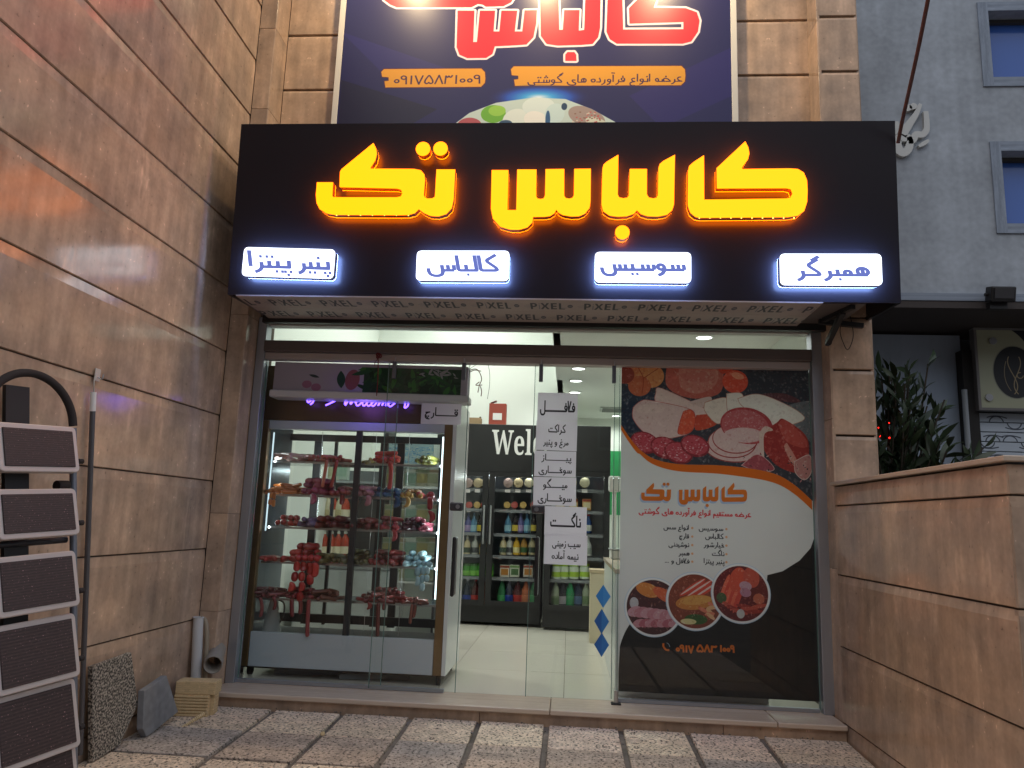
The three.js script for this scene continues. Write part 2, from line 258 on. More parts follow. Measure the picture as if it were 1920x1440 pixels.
{
  const f = thing('shopfront_frame', 'grey metal frame around the glass shop front', 'frame', [0, 0.15, 0]), y = (v) => v - 0.15;
  part(f, 'side_post', BX(0.06, Yb.headTop - 0.15, 0.09, 0.004), alu, [-2.115, y(Yb.headTop) / 2, 0.0]);
  part(f, 'side_post', BX(0.072, Yb.headTop - 0.15, 0.10, 0.004), alu, [1.565, y(Yb.headTop) / 2, 0.005]);
  part(f, 'header', BX(3.60, Yb.headTop - Yb.headBot, 0.07, 0.003), aluDull, [-0.28, y((Yb.headTop + Yb.headBot) / 2), 0.0]);
  part(f, 'beam', BX(3.605, Yb.beamTop - Yb.beamMid, 0.14, 0.006), brownPaint, [-0.278, y((Yb.beamTop + Yb.beamMid) / 2), 0.01]);
  part(f, 'door_track', BX(3.60, Yb.beamMid - Yb.beamBot - 0.002, 0.09, 0.003), aluDull, [-0.28, y((Yb.beamMid + Yb.beamBot) / 2), 0.0]);
  const xr = wz(1545, 600, 0.25).x;
  part(f, 'bottom_rail', BX(1.33, 0.02, 0.03), alu, [-1.42, 0.012, 0.0]); part(f, 'bottom_rail', BX(1.22, 0.02, 0.03), alu, [0.91, 0.012, 0.0]);
}
{
  const t = thing('transom_window', 'narrow clear glass strip above the dark beam', 'window', [-0.28, 0, 0]);
  part(t, 'pane', new THREE.PlaneGeometry(3.6, Yb.headBot - Yb.beamTop), glass, [0, (Yb.headBot + Yb.beamTop) / 2, 0]);
}
// fixed panes at the sides, two sliding leaves between them standing open in the middle
const leafY = [0.165, Yb.beamBot - 0.012];
function pane(name, label, x0, x1, z, cat, group) {
  const g = thing(name, label, cat, [(x0 + x1) / 2, 0, z], 0, group), h = leafY[1] - leafY[0], yc = (leafY[0] + leafY[1]) / 2;
  part(g, 'pane', new THREE.PlaneGeometry(x1 - x0, h), glass, [0, yc, 0]);
  for (const s of [-1, 1]) part(g, 'glass_edge', BX(0.004, h, 0.010), glassEdge, [s * (x1 - x0) / 2, yc, 0]);
  return g;
}
const lx0 = wz(716, 900, 0.05).x, lx1 = wz(869, 950, 0.05).x, rx0 = wz(996, 950, 0.05).x, rx1 = wz(1160, 950, 0.05).x;
pane('window_pane', 'fixed glass pane in front of the left part of the sausage display cooler', -2.083, lx0 + 0.06, -0.01, 'window');
pane('window_pane', 'fixed glass pane carrying the big printed meat poster', rx1 - 0.03, 1.528, -0.01, 'window');
function leaf(label, x0, x1, handleX, lockSide) {
  const d = pane('sliding_door', label, x0, x1, 0.05, 'door', 'sliding glass doors'), cx = (x0 + x1) / 2;
  for (const s of [-1, 1]) { const hx = s * (x1 - x0) / 2 * 0.86; const c = part(d, 'hanger', BX(0.026, 0.115, 0.03, 0.004), std(lin(0.16, 0.17, 0.2), 0.4, { metalness: 0.6 }), [hx, leafY[1] - 0.05, 0]); part(c, 'bolt', CY(0.005, 0.005, 0.04, 10), steel, [0, 0.07, 0]); }
  const lock = part(d, 'lock', BX(0.085, 0.055, 0.03, 0.012), std(lin(0.09, 0.09, 0.1), 0.4, { metalness: 0.7 }), [lockSide * ((x1 - x0) / 2 - 0.045), wz(858, 950, 0.05).y, 0]);
  part(lock, 'cylinder', CY(0.014, 0.014, 0.036, 16), steel, [0.01 * lockSide, 0, 0], [Math.PI / 2, 0, 0]);
  const yA = wz(handleX, 1010, 0.08).y, yB = wz(handleX, 1115, 0.08).y, hx = wz(handleX, 1060, 0.09).x - cx;
  const h = part(d, 'handle', new THREE.CapsuleGeometry(0.012, yA - yB, 4, 10), blackPaint, [hx, (yA + yB) / 2, 0.045]);
  for (const s of [-1, 1]) part(h, 'handle_mount', CY(0.007, 0.007, 0.045, 10), steel, [0, s * (yA - yB) * 0.3, -0.022], [Math.PI / 2, 0, 0]);
  part(d, 'handle', new THREE.CapsuleGeometry(0.012, yA - yB, 4, 10), steel, [hx, (yA + yB) / 2, -0.045]);
}
leaf('sliding glass door leaf with black handle in front of the display cooler', lx0, lx1, 850, 1);
leaf('sliding glass door leaf covered by a column of paper notices', rx0, rx1, 1006, -1);
{
  const s = thing('door_stop', 'small steel floor guide at the foot of the poster pane', 'door stop', [rx1 - 0.005, 0.15, 0.06]);
  part(s, 'foot', BX(0.06, 0.008, 0.06, 0.003), blackRubber, [0, 0.004, 0]); part(s, 'body', CY(0.014, 0.014, 0.07, 16), steel, [0, 0.043, 0]);
}

// ---------- neighbour's building on the right ----------
const NZ = -0.6;
{
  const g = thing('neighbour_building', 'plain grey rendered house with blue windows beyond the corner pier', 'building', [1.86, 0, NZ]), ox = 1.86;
  const render = std(0xffffff, 0.92, { map: concrete(160, 167, 175, 0.16) }), trim = std(0xffffff, 0.9, { map: concrete(136, 146, 160, 0.2) });
  const base = wz(1750, 566, NZ).y, sh = new THREE.Shape([[0, base], [5, base], [5, 8], [0, 8]].map((p) => new THREE.Vector2(...p)));
  const wins = [[[1852, 22], [1860, 146]], [[1876, 284], [1886, 420]]].map(([a, b]) => { const p = wz(...a, NZ), q = wz(...b, NZ); return [(p.x + q.x) / 2 - ox, q.y, 1.15, p.y - q.y]; });
  for (const [x, y, w, h] of wins) sh.holes.push(new THREE.Path([[x, y], [x, y + h], [x + w, y + h], [x + w, y]].map((p) => new THREE.Vector2(...p))));
  part(g, 'wall', new THREE.ExtrudeGeometry(sh, { depth: 0.18, bevelEnabled: false }), render, [0, 0, -0.18]);
  for (const [x, y, w, h] of wins) {
    const win = part(g, 'window', mergeGeometries([at(BX(0.045, h, 0.06), x + 0.0225, y + h / 2, 0), at(BX(0.045, h, 0.06), x + w - 0.0225, y + h / 2, 0), at(BX(w - 0.09, 0.03, 0.06), x + w / 2, y + h - 0.015, 0), at(BX(w - 0.09, 0.03, 0.06), x + w / 2, y + 0.015, 0)]), std(lin(0.06, 0.06, 0.06), 0.6), [0, 0, -0.13]);
    part(win, 'pane', new THREE.PlaneGeometry(w - 0.08, h - 0.05), phys(lin(0.05, 0.13, 0.44), 0.12), [x + w / 2, y + h / 2, 0.0]);
    part(win, 'surround', mergeGeometries([at(BX(0.075, h + 0.15, 0.012), x - 0.0375, y + h / 2, 0.137), at(BX(0.075, h + 0.15, 0.012), x + w + 0.0375, y + h / 2, 0.137), at(BX(w, 0.075, 0.012), x + w / 2, y + h + 0.0375, 0.137), at(BX(w, 0.075, 0.012), x + w / 2, y - 0.0375, 0.137)]), trim);
  }
  part(g, 'string_course', BX(5, 0.055, 0.03), trim, [2.5, base + 0.03, 0.016]);
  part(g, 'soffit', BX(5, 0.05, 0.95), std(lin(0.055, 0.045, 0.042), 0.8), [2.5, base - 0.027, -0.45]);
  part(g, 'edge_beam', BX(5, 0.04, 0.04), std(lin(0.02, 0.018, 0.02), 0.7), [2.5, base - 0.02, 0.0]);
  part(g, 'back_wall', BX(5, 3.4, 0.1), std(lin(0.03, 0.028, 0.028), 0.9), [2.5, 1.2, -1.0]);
}

{ // the house across the street, behind the viewer: the dark panes and the black sign mirror it
  const g = thing('opposite_building', 'dark brick house across the street mirrored in the glass', 'building', [0, -0.17, 17]);
  part(g, 'wall', BX(44, 9, 0.6), std(0xffffff, 0.9, { map: concrete(104, 94, 86, 0.2) }), [0, 4.5, 0.3]);
  for (let i = 0; i < 12; i++) for (let j = 0; j < 2; j++) { const w = part(g, 'window', BX(1.7, 1.5, 0.1), std(lin(0.2, 0.2, 0.2), 0.6), [-20 + i * 3.6, 4.2 + j * 2.8, -0.04]); part(w, 'pane', BX(1.55, 1.35, 0.02), phys(lin(0.02, 0.025, 0.03), 0.1), [0, 0, -0.06]); }
  for (let i = 0; i < 8; i++) part(g, 'shutter', BX(3.6, 2.6, 0.08), std(lin(0.09, 0.09, 0.1), 0.6), [-19 + i * 5.4, 1.35, -0.04]);
}
{ // grit swept into the joints and corners
  const n = 420, m = new THREE.InstancedMesh(new THREE.DodecahedronGeometry(0.005, 0), std(lin(0.2, 0.18, 0.16), 0.95), n), o = new THREE.Object3D();
  m.name = 'grit'; tag(m, 'fine grit and crumbs scattered over the paving', 'grit', null, 'stuff'); shade(m); scene.add(m);
  for (let i = 0; i < n; i++) { const k = i % 4, x = k === 0 ? rnd(-2.2, 1.5) : k === 1 ? -2.25 + rnd(0, 1) ** 2 * 0.5 : k === 2 ? pick([-1.72, -1.305, -0.895, -0.495, -0.104, 0.319, 0.695, 1.105]) + rnd(-0.02, 0.02) : rnd(-2.2, 1.5), z = k === 3 ? 0.27 + rnd(0, 1) ** 2 * 0.12 : rnd(0.28, 1.8), y = groundY(z) + (k === 2 ? -0.012 : 0.004); o.position.set(x, y, z); o.rotation.set(rnd(0, 6), rnd(0, 6), 0); o.scale.set(rnd(0.4, 1.5), rnd(0.3, 0.8), rnd(0.4, 1.4)); o.updateMatrix(); m.setMatrixAt(i, o.matrix); }
}
// ---------- the illuminated sign ----------
const S = { x0: -2.09, x1: 1.845, y0: 2.505, y1: 3.592, z0: 0.66, z1: 0.712 }, tilt = Math.atan2(S.z1 - S.z0, S.y1 - S.y0);
const signGroup = thing('shop_sign', 'long black fascia sign with glowing yellow Persian letters and four white light boxes', 'sign', [0, S.y0, S.z0]);
signGroup.rotation.x = tilt;
const sInv = (() => { signGroup.updateMatrixWorld(true); return signGroup.matrixWorld.clone().invert(); })();
const sN = V(0, -Math.sin(tilt), Math.cos(tilt)), sO = V(0, S.y0, S.z0);
// pixel -> local x, y on the plane `off` metres in front of the sign's face
function onSign(px, py, off) {
  const d = W(px, py, 'z', 0).sub(EYE), o = sO.clone().addScaledVector(sN, off), t = o.sub(EYE).dot(sN) / d.dot(sN);
  return EYE.clone().addScaledVector(d, t).applyMatrix4(sInv);
}
const AMBER = lin(4.2, 0.78, 0.0), amberFace = std(0x301800, 0.5, { emissive: AMBER, emissiveIntensity: 1 });
const brushed = paint(256, 256, 0.25, (u, v) => { const a = 128 + 90 * fbm(u * 60, v * 60, 3, 2); return [a, a, a]; }, true);
const goldReturn = std(lin(0.86, 0.42, 0.16), 0.42, { metalness: 0.9, bumpMap: brushed, bumpScale: 0.004 }), chromeReturn = std(lin(0.62, 0.68, 0.76), 0.36, { metalness: 0.9, bumpMap: brushed, bumpScale: 0.004 });
const HS = Math.hypot(S.y1 - S.y0, S.z1 - S.z0), signBlack = phys(lin(0.02, 0.017, 0.021), 0.3, { specularIntensity: 0.32 });
{
  part(signGroup, 'panel', BX(S.x1 - S.x0, HS, 0.012), signBlack, [(S.x0 + S.x1) / 2, HS / 2, -0.006]);
  for (const x of [S.x0 + 0.01, S.x1 - 0.01]) part(signGroup, 'side_panel', BX(0.02, HS, 0.5), signBlack, [x, HS / 2, -0.264]);
  part(signGroup, 'top_panel', BX(S.x1 - S.x0 - 0.042, 0.02, 0.5), signBlack, [(S.x0 + S.x1) / 2, HS - 0.011, -0.264]);
}
const GAP = 0.045, DEEP = 0.055, FACE = GAP + DEEP;
const TRACE = { // outlines traced from the photograph: [origin x, origin y, scale], then points; 'Q' pairs are rounded
  tak: [580, 250, 6, [[85, 550], [265, 550], [256, 700], [272, 718], [985, 718], [1030, 708], [1047, 670], [1030, 632], [985, 618], [345, 603], [338, 595], [345, 430], [362, 402], [720, 108], [750, 170], [757, 230], [740, 300], [685, 385], [690, 396], [1180, 400], [1255, 415], [1293, 460], [1300, 520], [1286, 690], [1300, 722], [1330, 733], [1385, 730], [1412, 712], [1430, 405], [1640, 405], [1622, 740], [1600, 840], [1540, 905], [1450, 932], [1360, 926], [1290, 895], [1230, 850], [1185, 895], [1110, 916], [1000, 918], [280, 914], [190, 898], [115, 850], [80, 780], [73, 690]]],
  seen: [900, 250, 4.8, [[105, 330], [255, 330], [246, 690], [326, 690], [335, 325], [508, 325], [504, 560], [515, 585], [545, 591], [572, 585], [585, 560], [590, 322], [758, 320], [757, 560], [772, 582], [803, 587], [832, 580], [845, 555], [848, 320], [998, 318], [995, 610], [985, 670], [945, 720], [890, 744], [820, 746], [745, 733], [705, 710], [687, 685], [668, 718], [630, 742], [580, 749], [478, 750], [470, 800], [425, 845], [350, 866], [270, 864], [180, 838], [115, 765], [98, 680]]],
  lba: [900, 250, 4.8, [[1245, 192], [1240, 550], [1252, 575], [1290, 584], [1325, 578], [1340, 560], [1348, 320], [1503, 320], [1502, 550], [1520, 577], [1560, 585], [1590, 578], [1602, 555], [1607, 310], [1618, 275], [1650, 248], [1755, 192], [1746, 640], [1730, 690], [1685, 730], [1600, 747], [1510, 744], [1450, 725], [1413, 690], [1385, 722], [1320, 744], [1240, 748], [1165, 738], [1110, 700], [1094, 640], [1102, 320], [1112, 280], [1145, 252]]],
  ka: [1240, 250, 6.4, [[512, 262], [515, 795], [1500, 781], [1550, 770], [1575, 720], [1555, 668], [1500, 655], [668, 658], [665, 415], [1008, 95], [1045, 170], [1057, 240], [1040, 310], [965, 412], [975, 428], [1540, 420], [1640, 428], [1710, 470], [1748, 560], [1756, 680], [1750, 820], [1715, 930], [1640, 985], [1520, 1002], [480, 1011], [410, 1000], [350, 950], [320, 870], [318, 780], [322, 450], [335, 390], [390, 342]]],
};
const DOTS = [[793, 278.8, 13.4], [825.8, 278.3, 13.4], [1167, 435.4, 13.6]];
function smoothShape(pts) { return new THREE.Shape(pts.map((p) => new THREE.Vector2(p.x, p.y))); }
function litLetter(shape) {
  const holder = part(signGroup, 'letter', new THREE.ExtrudeGeometry(shape, { depth: DEEP - 0.006, bevelEnabled: false, curveSegments: 20 }), goldReturn, [0, 0, GAP]);
  part(holder, 'light_face', new THREE.ExtrudeGeometry(shape, { depth: 0.005, bevelEnabled: false, curveSegments: 20 }), amberFace, [0, 0, DEEP - 0.0055]);
  const b = part(holder, 'added_back_light', new THREE.ShapeGeometry(shape, 20), std(0x201000, 0.6, { emissive: lin(26, 4.2, 0.0) }), [0, 0, -0.002]);  // glowing back added to throw the amber halo onto the panel
  return holder;
}
for (const k of Object.keys(TRACE)) {
  const [ox, oy, sc, pts] = TRACE[k];
  litLetter(smoothShape(pts.map(([x, y]) => onSign(ox + x / sc, oy + y / sc, FACE))));
}
for (const [px, py, r] of DOTS) { const c = onSign(px, py, FACE), e = onSign(px + r, py, FACE), s = new THREE.Shape(); s.absarc(c.x, c.y, e.x - c.x, 0, Math.PI * 2); litLetter(s); }
{ // diode points that show along the lower edge of the letters
  const led = new THREE.SphereGeometry(0.0035, 8, 6), hot = std(0x402000, 0.5, { emissive: lin(6, 3.4, 0.6) });
  const rows = [[1312, 1490, 408, 10], [630, 765, 403, 7]];
  for (const [a, b, y, n] of rows) for (let i = 0; i < n; i++) { const p = onSign(a + (b - a) * i / (n - 1), y - 1 , FACE); part(signGroup, 'led_point', led, hot, [p.x, p.y - 0.001, FACE - 0.012]); }
}
// lights of the same size as the lettering, just in front of it
for (const [a, b] of [[[595, 330], [850, 400]], [[925, 330], [1105, 415]], [[1130, 330], [1263, 400]], [[1292, 330], [1512, 405]]]) {
  const p = onSign(...a, FACE), q = onSign(...b, FACE), l = new THREE.RectAreaLight(lin(1, 0.26, 0.02), 0.35, Math.abs(q.x - p.x), Math.abs(p.y - q.y));
  l.position.set((p.x + q.x) / 2, (p.y + q.y) / 2, FACE + 0.015); l.rotation.y = Math.PI; l.name = 'amber_letter_light'; signGroup.add(l);
}
// four white boxes
const BOXES = [
  [[457.8, 462.7], [628, 468], [625, 522], [453, 517.5], [['پنیر', 0.955, 0.60, 0.66], ['پیتزا', 0.53, 0.06, 0.66]], 0.50],
  [[781.5, 470], [955, 470], [954, 526.5], [780, 525.6], [['کالباس', 0.90, 0.11, 0.66]], 0.46],
  [[1115.5, 472.3], [1296, 473], [1296, 530.8], [1115, 529], [['سوسیس', 0.945, 0.06, 0.58]], 0.46],
  [[1462, 475.4], [1652, 476], [1655.5, 535], [1463.5, 534.5], [['همبرگر', 0.885, 0.15, 0.68]], 0.44],
];
for (const [a, b, c, d, words, size] of BOXES) {
  const q = [a, b, c, d].map((p) => onSign(...p, FACE)), x0 = (q[0].x + q[3].x) / 2, x1 = (q[1].x + q[2].x) / 2, y0 = (q[2].y + q[3].y) / 2, y1 = (q[0].y + q[1].y) / 2, w = x1 - x0, h = y1 - y0, r = 0.03;
  const s = new THREE.Shape(); s.moveTo(-w / 2 + r, -h / 2); s.lineTo(w / 2 - r, -h / 2); s.quadraticCurveTo(w / 2, -h / 2, w / 2, -h / 2 + r); s.lineTo(w / 2, h / 2 - r); s.quadraticCurveTo(w / 2, h / 2, w / 2 - r, h / 2); s.lineTo(-w / 2 + r, h / 2); s.quadraticCurveTo(-w / 2, h / 2, -w / 2, h / 2 - r); s.lineTo(-w / 2, -h / 2 + r); s.quadraticCurveTo(-w / 2, -h / 2, -w / 2 + r, -h / 2);
  const slope = Math.atan2(q[1].y - q[0].y + q[2].y - q[3].y, 2 * w);
  const box = part(signGroup, 'light_box', new THREE.ExtrudeGeometry(s, { depth: DEEP - 0.006, bevelEnabled: false }), chromeReturn, [(x0 + x1) / 2, (y0 + y1) / 2, GAP]); box.rotation.z = slope;
  const face = canvasTex(768, 256, (g, W_, H_) => { g.fillStyle = '#fff'; g.fillRect(0, 0, W_, H_); for (const [t, xr, xl, y] of words) fa(g, t, xr * W_, xl * W_, y * H_, H_ * size * 1.17, 0.215, '#454d7c', -0.2); });
  const geo = new THREE.ExtrudeGeometry(s, { depth: 0.005, bevelEnabled: false }), P = geo.attributes.position, U = geo.attributes.uv;
  for (let i = 0; i < P.count; i++) U.setXY(i, P.getX(i) / w + 0.5, P.getY(i) / h + 0.5);
  part(box, 'light_face', geo, std(0x222222, 0.5, { emissive: lin(2.3, 2.45, 2.8), emissiveMap: face }), [0, 0, DEEP - 0.0055]);
  part(box, 'added_back_light', new THREE.ShapeGeometry(s), std(0x111111, 0.6, { emissive: lin(12, 20, 46) }), [0, 0, -0.002]);  // added blue glow behind the box, stands in for lens bloom around it
  const l = new THREE.RectAreaLight(lin(0.85, 0.93, 1), 1.2, w * 0.96, h * 0.9); l.position.set(0, 0, FACE - GAP + 0.012); l.rotation.y = Math.PI; l.name = 'light_box_lamp'; box.add(l);
}
// underside: panels still wearing the maker's film
{
  const film = canvasTex(2048, 128, (g, w, h) => {
    g.fillStyle = '#a89a94'; g.fillRect(0, 0, w, h);
    for (let i = 0; i < 6; i++) {
      const x = 40 + i * 341; g.fillStyle = '#3a3d4c'; g.beginPath(); g.arc(x, 66, 17, 0, 7); g.fill(); g.fillStyle = '#8d878a'; g.fillRect(x - 11, 62, 22, 3); g.fillRect(x - 9, 69, 18, 3);
      g.fillStyle = '#8a8488'; g.fillRect(x + 44, 66, 46, 5); g.fillRect(x + 54, 78, 36, 4); g.fillRect(x + 60, 54, 30, 4);
      g.fillStyle = '#1c2030'; g.font = 'bold 92px sans-serif'; g.fillText('P', x + 80, 100); g.fillText('XEL', x + 152, 100); g.fillStyle = '#70707c'; g.font = '84px sans-serif'; g.fillText('i', x + 134, 100);
      g.fillStyle = '#8a8488'; g.fillRect(x + 284, 80, 40, 4); g.fillRect(x + 284, 88, 34, 4);
    }
  });
  film.wrapS = THREE.RepeatWrapping;
  const zA = W(1000, 566, 'y', 2.5).z, zB = W(1000, 582, 'y', 2.5).z, zC = W(1000, 602, 'y', 2.5).z, xa = -2.03, xb = wz(1515, 580, 0.4).x, soff = thing('soffit_panel', 'brown grey film covered cladding strips under the black sign', 'cladding', [0, 2.497, 0]);
  [[zA + 0.07, zB, 0], [zB - 0.004, zC, 0.42]].forEach(([a, b, off]) => {
    const g = BX(xb - xa, 0.008, a - b), P = g.attributes.position, U = g.attributes.uv; for (let i = 0; i < P.count; i++) U.setXY(i, (P.getX(i) + 2) / 1.93 + off, P.getZ(i) / (a - b) + 0.5);
    part(soff, 'cladding_strip', g, std(0xffffff, 0.45, { map: film }), [(xa + xb) / 2, 0, (a + b) / 2]);
  });
  part(soff, 'back_bar', BX(3.75, 0.05, 0.05), blackPaint, [-0.2, -0.004, zC - 0.03]);
  part(soff, 'infill', BX(3.75, 0.012, 0.5), brownPaint, [-0.2, 0.022, 0.35]);
}
{ // steel bracket and loose wire under the right end of the sign
  const b = thing('sign_bracket', 'black steel bracket holding the right end of the sign', 'bracket', [0, 0, 0]), z = 0.26;
  const P = (x, y, zz = z) => wz(x, y, zz);
  const bar = (p, q, t) => { const g = BX(t, t, p.distanceTo(q)), m = new THREE.Mesh(g); m.position.copy(p).add(q).multiplyScalar(0.5); m.lookAt(q); m.updateMatrix(); return g.applyMatrix4(m.matrix); };
  part(b, 'crossbar', bar(P(1535, 603), P(1618, 611), 0.03), blackPaint); part(b, 'strut', bar(P(1552, 643, 0.24), P(1580, 585, 0.5), 0.03), blackPaint); part(b, 'strut', bar(P(1545, 600, 0.3), P(1600, 575, 0.6), 0.026), blackPaint); part(b, 'upright', bar(P(1577, 600, 0.24), P(1572, 572, 0.24), 0.03), blackPaint);
  part(b, 'anchor', CY(0.018, 0.018, 0.03), blackPaint, P(1553, 643, 0.22).toArray(), [Math.PI / 2, 0, 0]);
  const w = thing('loose_wire', 'thin black wire looping down from the sign bracket', 'wire');
  part(w, 'wire', tube([P(1590, 580), P(1598, 610), P(1599, 635), P(1589, 656), P(1580, 640), P(1575, 620), P(1580, 600)], 0.0025, 40, 5), blackRubber);
}
{ // cable coming down to the sign's corner; the panel mirrors it
  const c = thing('overhead_cable', 'brown cable hanging from above to the right top corner of the sign', 'cable');
  const a = onSign(1684, 268, 0.004).applyMatrix4(signGroup.matrixWorld);
  part(c, 'cable', tube([a, wz(1690, 235, 0.78), wz(1700, 190, 0.9), wz(1722, 90, 1.15), wz(1742, -10, 1.45), wz(1770, -140, 1.9)], 0.011, 40, 8), std(lin(0.10, 0.045, 0.035), 0.7));
}

// ---------- printed banner above the sign ----------
const BZ = 0.12;
{
  const g = thing('banner', 'dark blue printed banner with red lettering in a white frame above the sign', 'banner'), yB = 3.3, yT = 5.3;
  const L = (y) => { const a = wz(648, 0, BZ), b = wz(634, 232, BZ); return (a.x + b.x) / 2; }, x0 = L(), x1 = (wz(1369, 0, BZ).x + wz(1372, 232, BZ).x) / 2;
  const M = 420, cw = Math.round((x1 - x0) * M), ch = Math.round((yT - yB) * M);
  const c = (px, py) => { const p = wz(px, py, BZ); return [(p.x - x0) * M, (yT - p.y) * M]; };
  const print = canvasTex(cw, ch, (k) => {
    k.fillStyle = '#1b1650'; k.fillRect(0, 0, cw, ch);
    const path = (pts) => { k.beginPath(); pts.forEach((p, i) => k[i ? 'lineTo' : 'moveTo'](...c(...p))); k.closePath(); };
    // darker printed rays
    k.fillStyle = '#140f35'; path([[635, 233], [640, 150], [820, 205], [760, 240]]); k.fill(); k.fillStyle = '#241a62'; path([[1370, 90], [1180, 180], [1240, 240], [1372, 180]]); k.fill(); k.fillStyle = '#221c62'; path([[640, 60], [900, 150], [740, 160]]); k.fill();
    const red = (pts) => { path(pts); k.lineJoin = 'round'; k.strokeStyle = '#f3e6e6'; k.lineWidth = 0.030 * M; k.stroke(); k.fillStyle = '#d81f2c'; k.fill(); };
    const t2 = (pts) => pts.map(([x, y]) => [560 + x / 3.84, y / 3.84]), t3 = (pts) => pts.map(([x, y]) => [960 + x / 3.84, y / 3.84]);
    red([[715, -70], [720, 0], [732, 9], [744, 14], [884, 14], [896, 8], [905, 9], [911, 13], [944, 12], [958, 5], [966, -8], [966, -70]]);
    red(t2([[1145, 78], [1266, 78], [1257, 304], [1284, 304], [1305, 78], [1415, 78], [1403, 228], [1445, 228], [1460, 78], [1574, 78], [1556, 228], [1610, 228], [1627, 76], [1716, 74], [1710, 170], [1690, 270], [1640, 322], [1560, 328], [1412, 335], [1395, 390], [1350, 418], [1215, 420], [1158, 395], [1138, 340]]));
    red(t3([[200, -120], [330, -190], [340, 216], [366, 216], [376, 74], [486, 74], [480, 222], [520, 216], [530, -90], [640, -190], [634, 200], [620, 270], [580, 318], [500, 325], [330, 330], [250, 318], [208, 260]]));
    red(t3([[384, 440], [384, 395], [400, 376], [448, 376], [462, 395], [464, 440]]));
    red(t3([[690, -60], [790, -190], [800, 214], [1234, 212], [1234, 160], [846, 172], [842, 60], [1040, -140], [1060, -60], [1020, 56], [1250, 60], [1330, 90], [1350, 150], [1338, 230], [1290, 300], [1230, 316], [755, 316], [705, 285], [680, 230]]));
    k.fillStyle = '#e39c1c'; for (const [a, b, y0, y1] of [[714, 911, 129, 164], [957, 1286, 124, 161]]) {
      path([[a + 6, y0], [b - 8, y0 - 1], [b - 1, y0 + 6], [b, y0 + 18], [b - 1, y1 - 8], [b - 9, y1], [a + 8, y1 + 1], [a + 6, y1 - 12], [a + 14, y1 - 13], [a + 14, y1 - 18], [a + 2, y1 - 19], [a, y0 + 6]]); k.fill(); k.strokeStyle = '#4a1230'; k.lineWidth = 0.006 * M; k.stroke();
    }
    const A = c(903, 157), B = c(737, 157); fa(k, '۰۹۱۷۵۸۳۱۰۰۹', A[0], B[0], A[1], 0.088 * M, 0.11, '#3a1640');
    const D = c(1279, 152), E_ = c(988, 155); fa(k, 'عرضه انواع فرآورده های گوشتی', D[0], E_[0], D[1] + 1, 0.062 * M, 0.13, '#3a1640');
    // picture: a plate of food under a blue flare
    const gr = k.createRadialGradient(...c(1010, 182), 4, ...c(1010, 186), 0.36 * M); gr.addColorStop(0, '#eaf8ff'); gr.addColorStop(0.25, '#3fa8ea'); gr.addColorStop(0.6, '#1f50b8'); gr.addColorStop(1, 'rgba(27,22,80,0)');
    k.save(); k.translate(...c(1010, 183)); k.scale(1, 0.3); k.translate(...c(1010, 183).map((v) => -v)); k.fillStyle = gr; k.beginPath(); k.arc(...c(1010, 183), 0.36 * M, 0, 7); k.fill(); k.restore();
    k.save(); path([[848, 236], [880, 212], [930, 193], [1000, 183], [1060, 186], [1110, 205], [1170, 238], [1170, 300], [848, 300]]); k.clip(); k.fillStyle = '#c9dcd4'; k.fillRect(0, 0, cw, ch);
    const blob = (x, y, rx, ry, col, r = 0) => { k.fillStyle = col; k.save(); k.translate(...c(x, y)); k.rotate(r); k.beginPath(); k.ellipse(0, 0, rx * M / 300, ry * M / 300, 0, 0, 7); k.fill(); k.restore(); };
    blob(880, 236, 26, 18, '#b4545a'); blob(925, 214, 26, 20, '#6fb42c'); blob(932, 208, 18, 12, '#9ad048'); blob(965, 222, 26, 20, '#e4efe6', -0.5); blob(1010, 200, 34, 22, '#dfeee8'); blob(1005, 226, 26, 20, '#f2f3ea', 0.4); blob(1040, 214, 20, 24, '#cfe6e2', 0.3); blob(948, 232, 14, 8, '#31506e'); blob(1027, 226, 5, 22, '#2a5a86'); blob(1058, 200, 6, 8, '#24415e'); blob(1100, 220, 40, 22, '#a8948a', 0.4); blob(1120, 232, 26, 12, '#d6d8c4', 0.4);
    for (let i = 0; i < 60; i++) blob(1072 + rnd(0, 56), 210 + rnd(0, 34), 2, 1.4, pick(['#c25a54', '#88624e', '#e0d2c0']));
    k.restore();
  });
  const sheet = BX(x1 - x0, yT - yB, 0.004); part(g, 'print', sheet, phys(0xffffff, 0.34, { map: print }), [(x0 + x1) / 2, (yB + yT) / 2, BZ]);
  const fr = std(lin(0.72, 0.69, 0.62), 0.5);
  for (const s of [-1, 1]) part(g, 'frame_bar', BX(0.042, yT - yB, 0.12, 0.004), fr, [(s < 0 ? x0 : x1) + s * 0.023, (yB + yT) / 2, BZ - 0.056]);
  part(g, 'frame_bar', BX(x1 - x0, 0.04, 0.1), fr, [(x0 + x1) / 2, yT + 0.02, BZ - 0.06]);
}
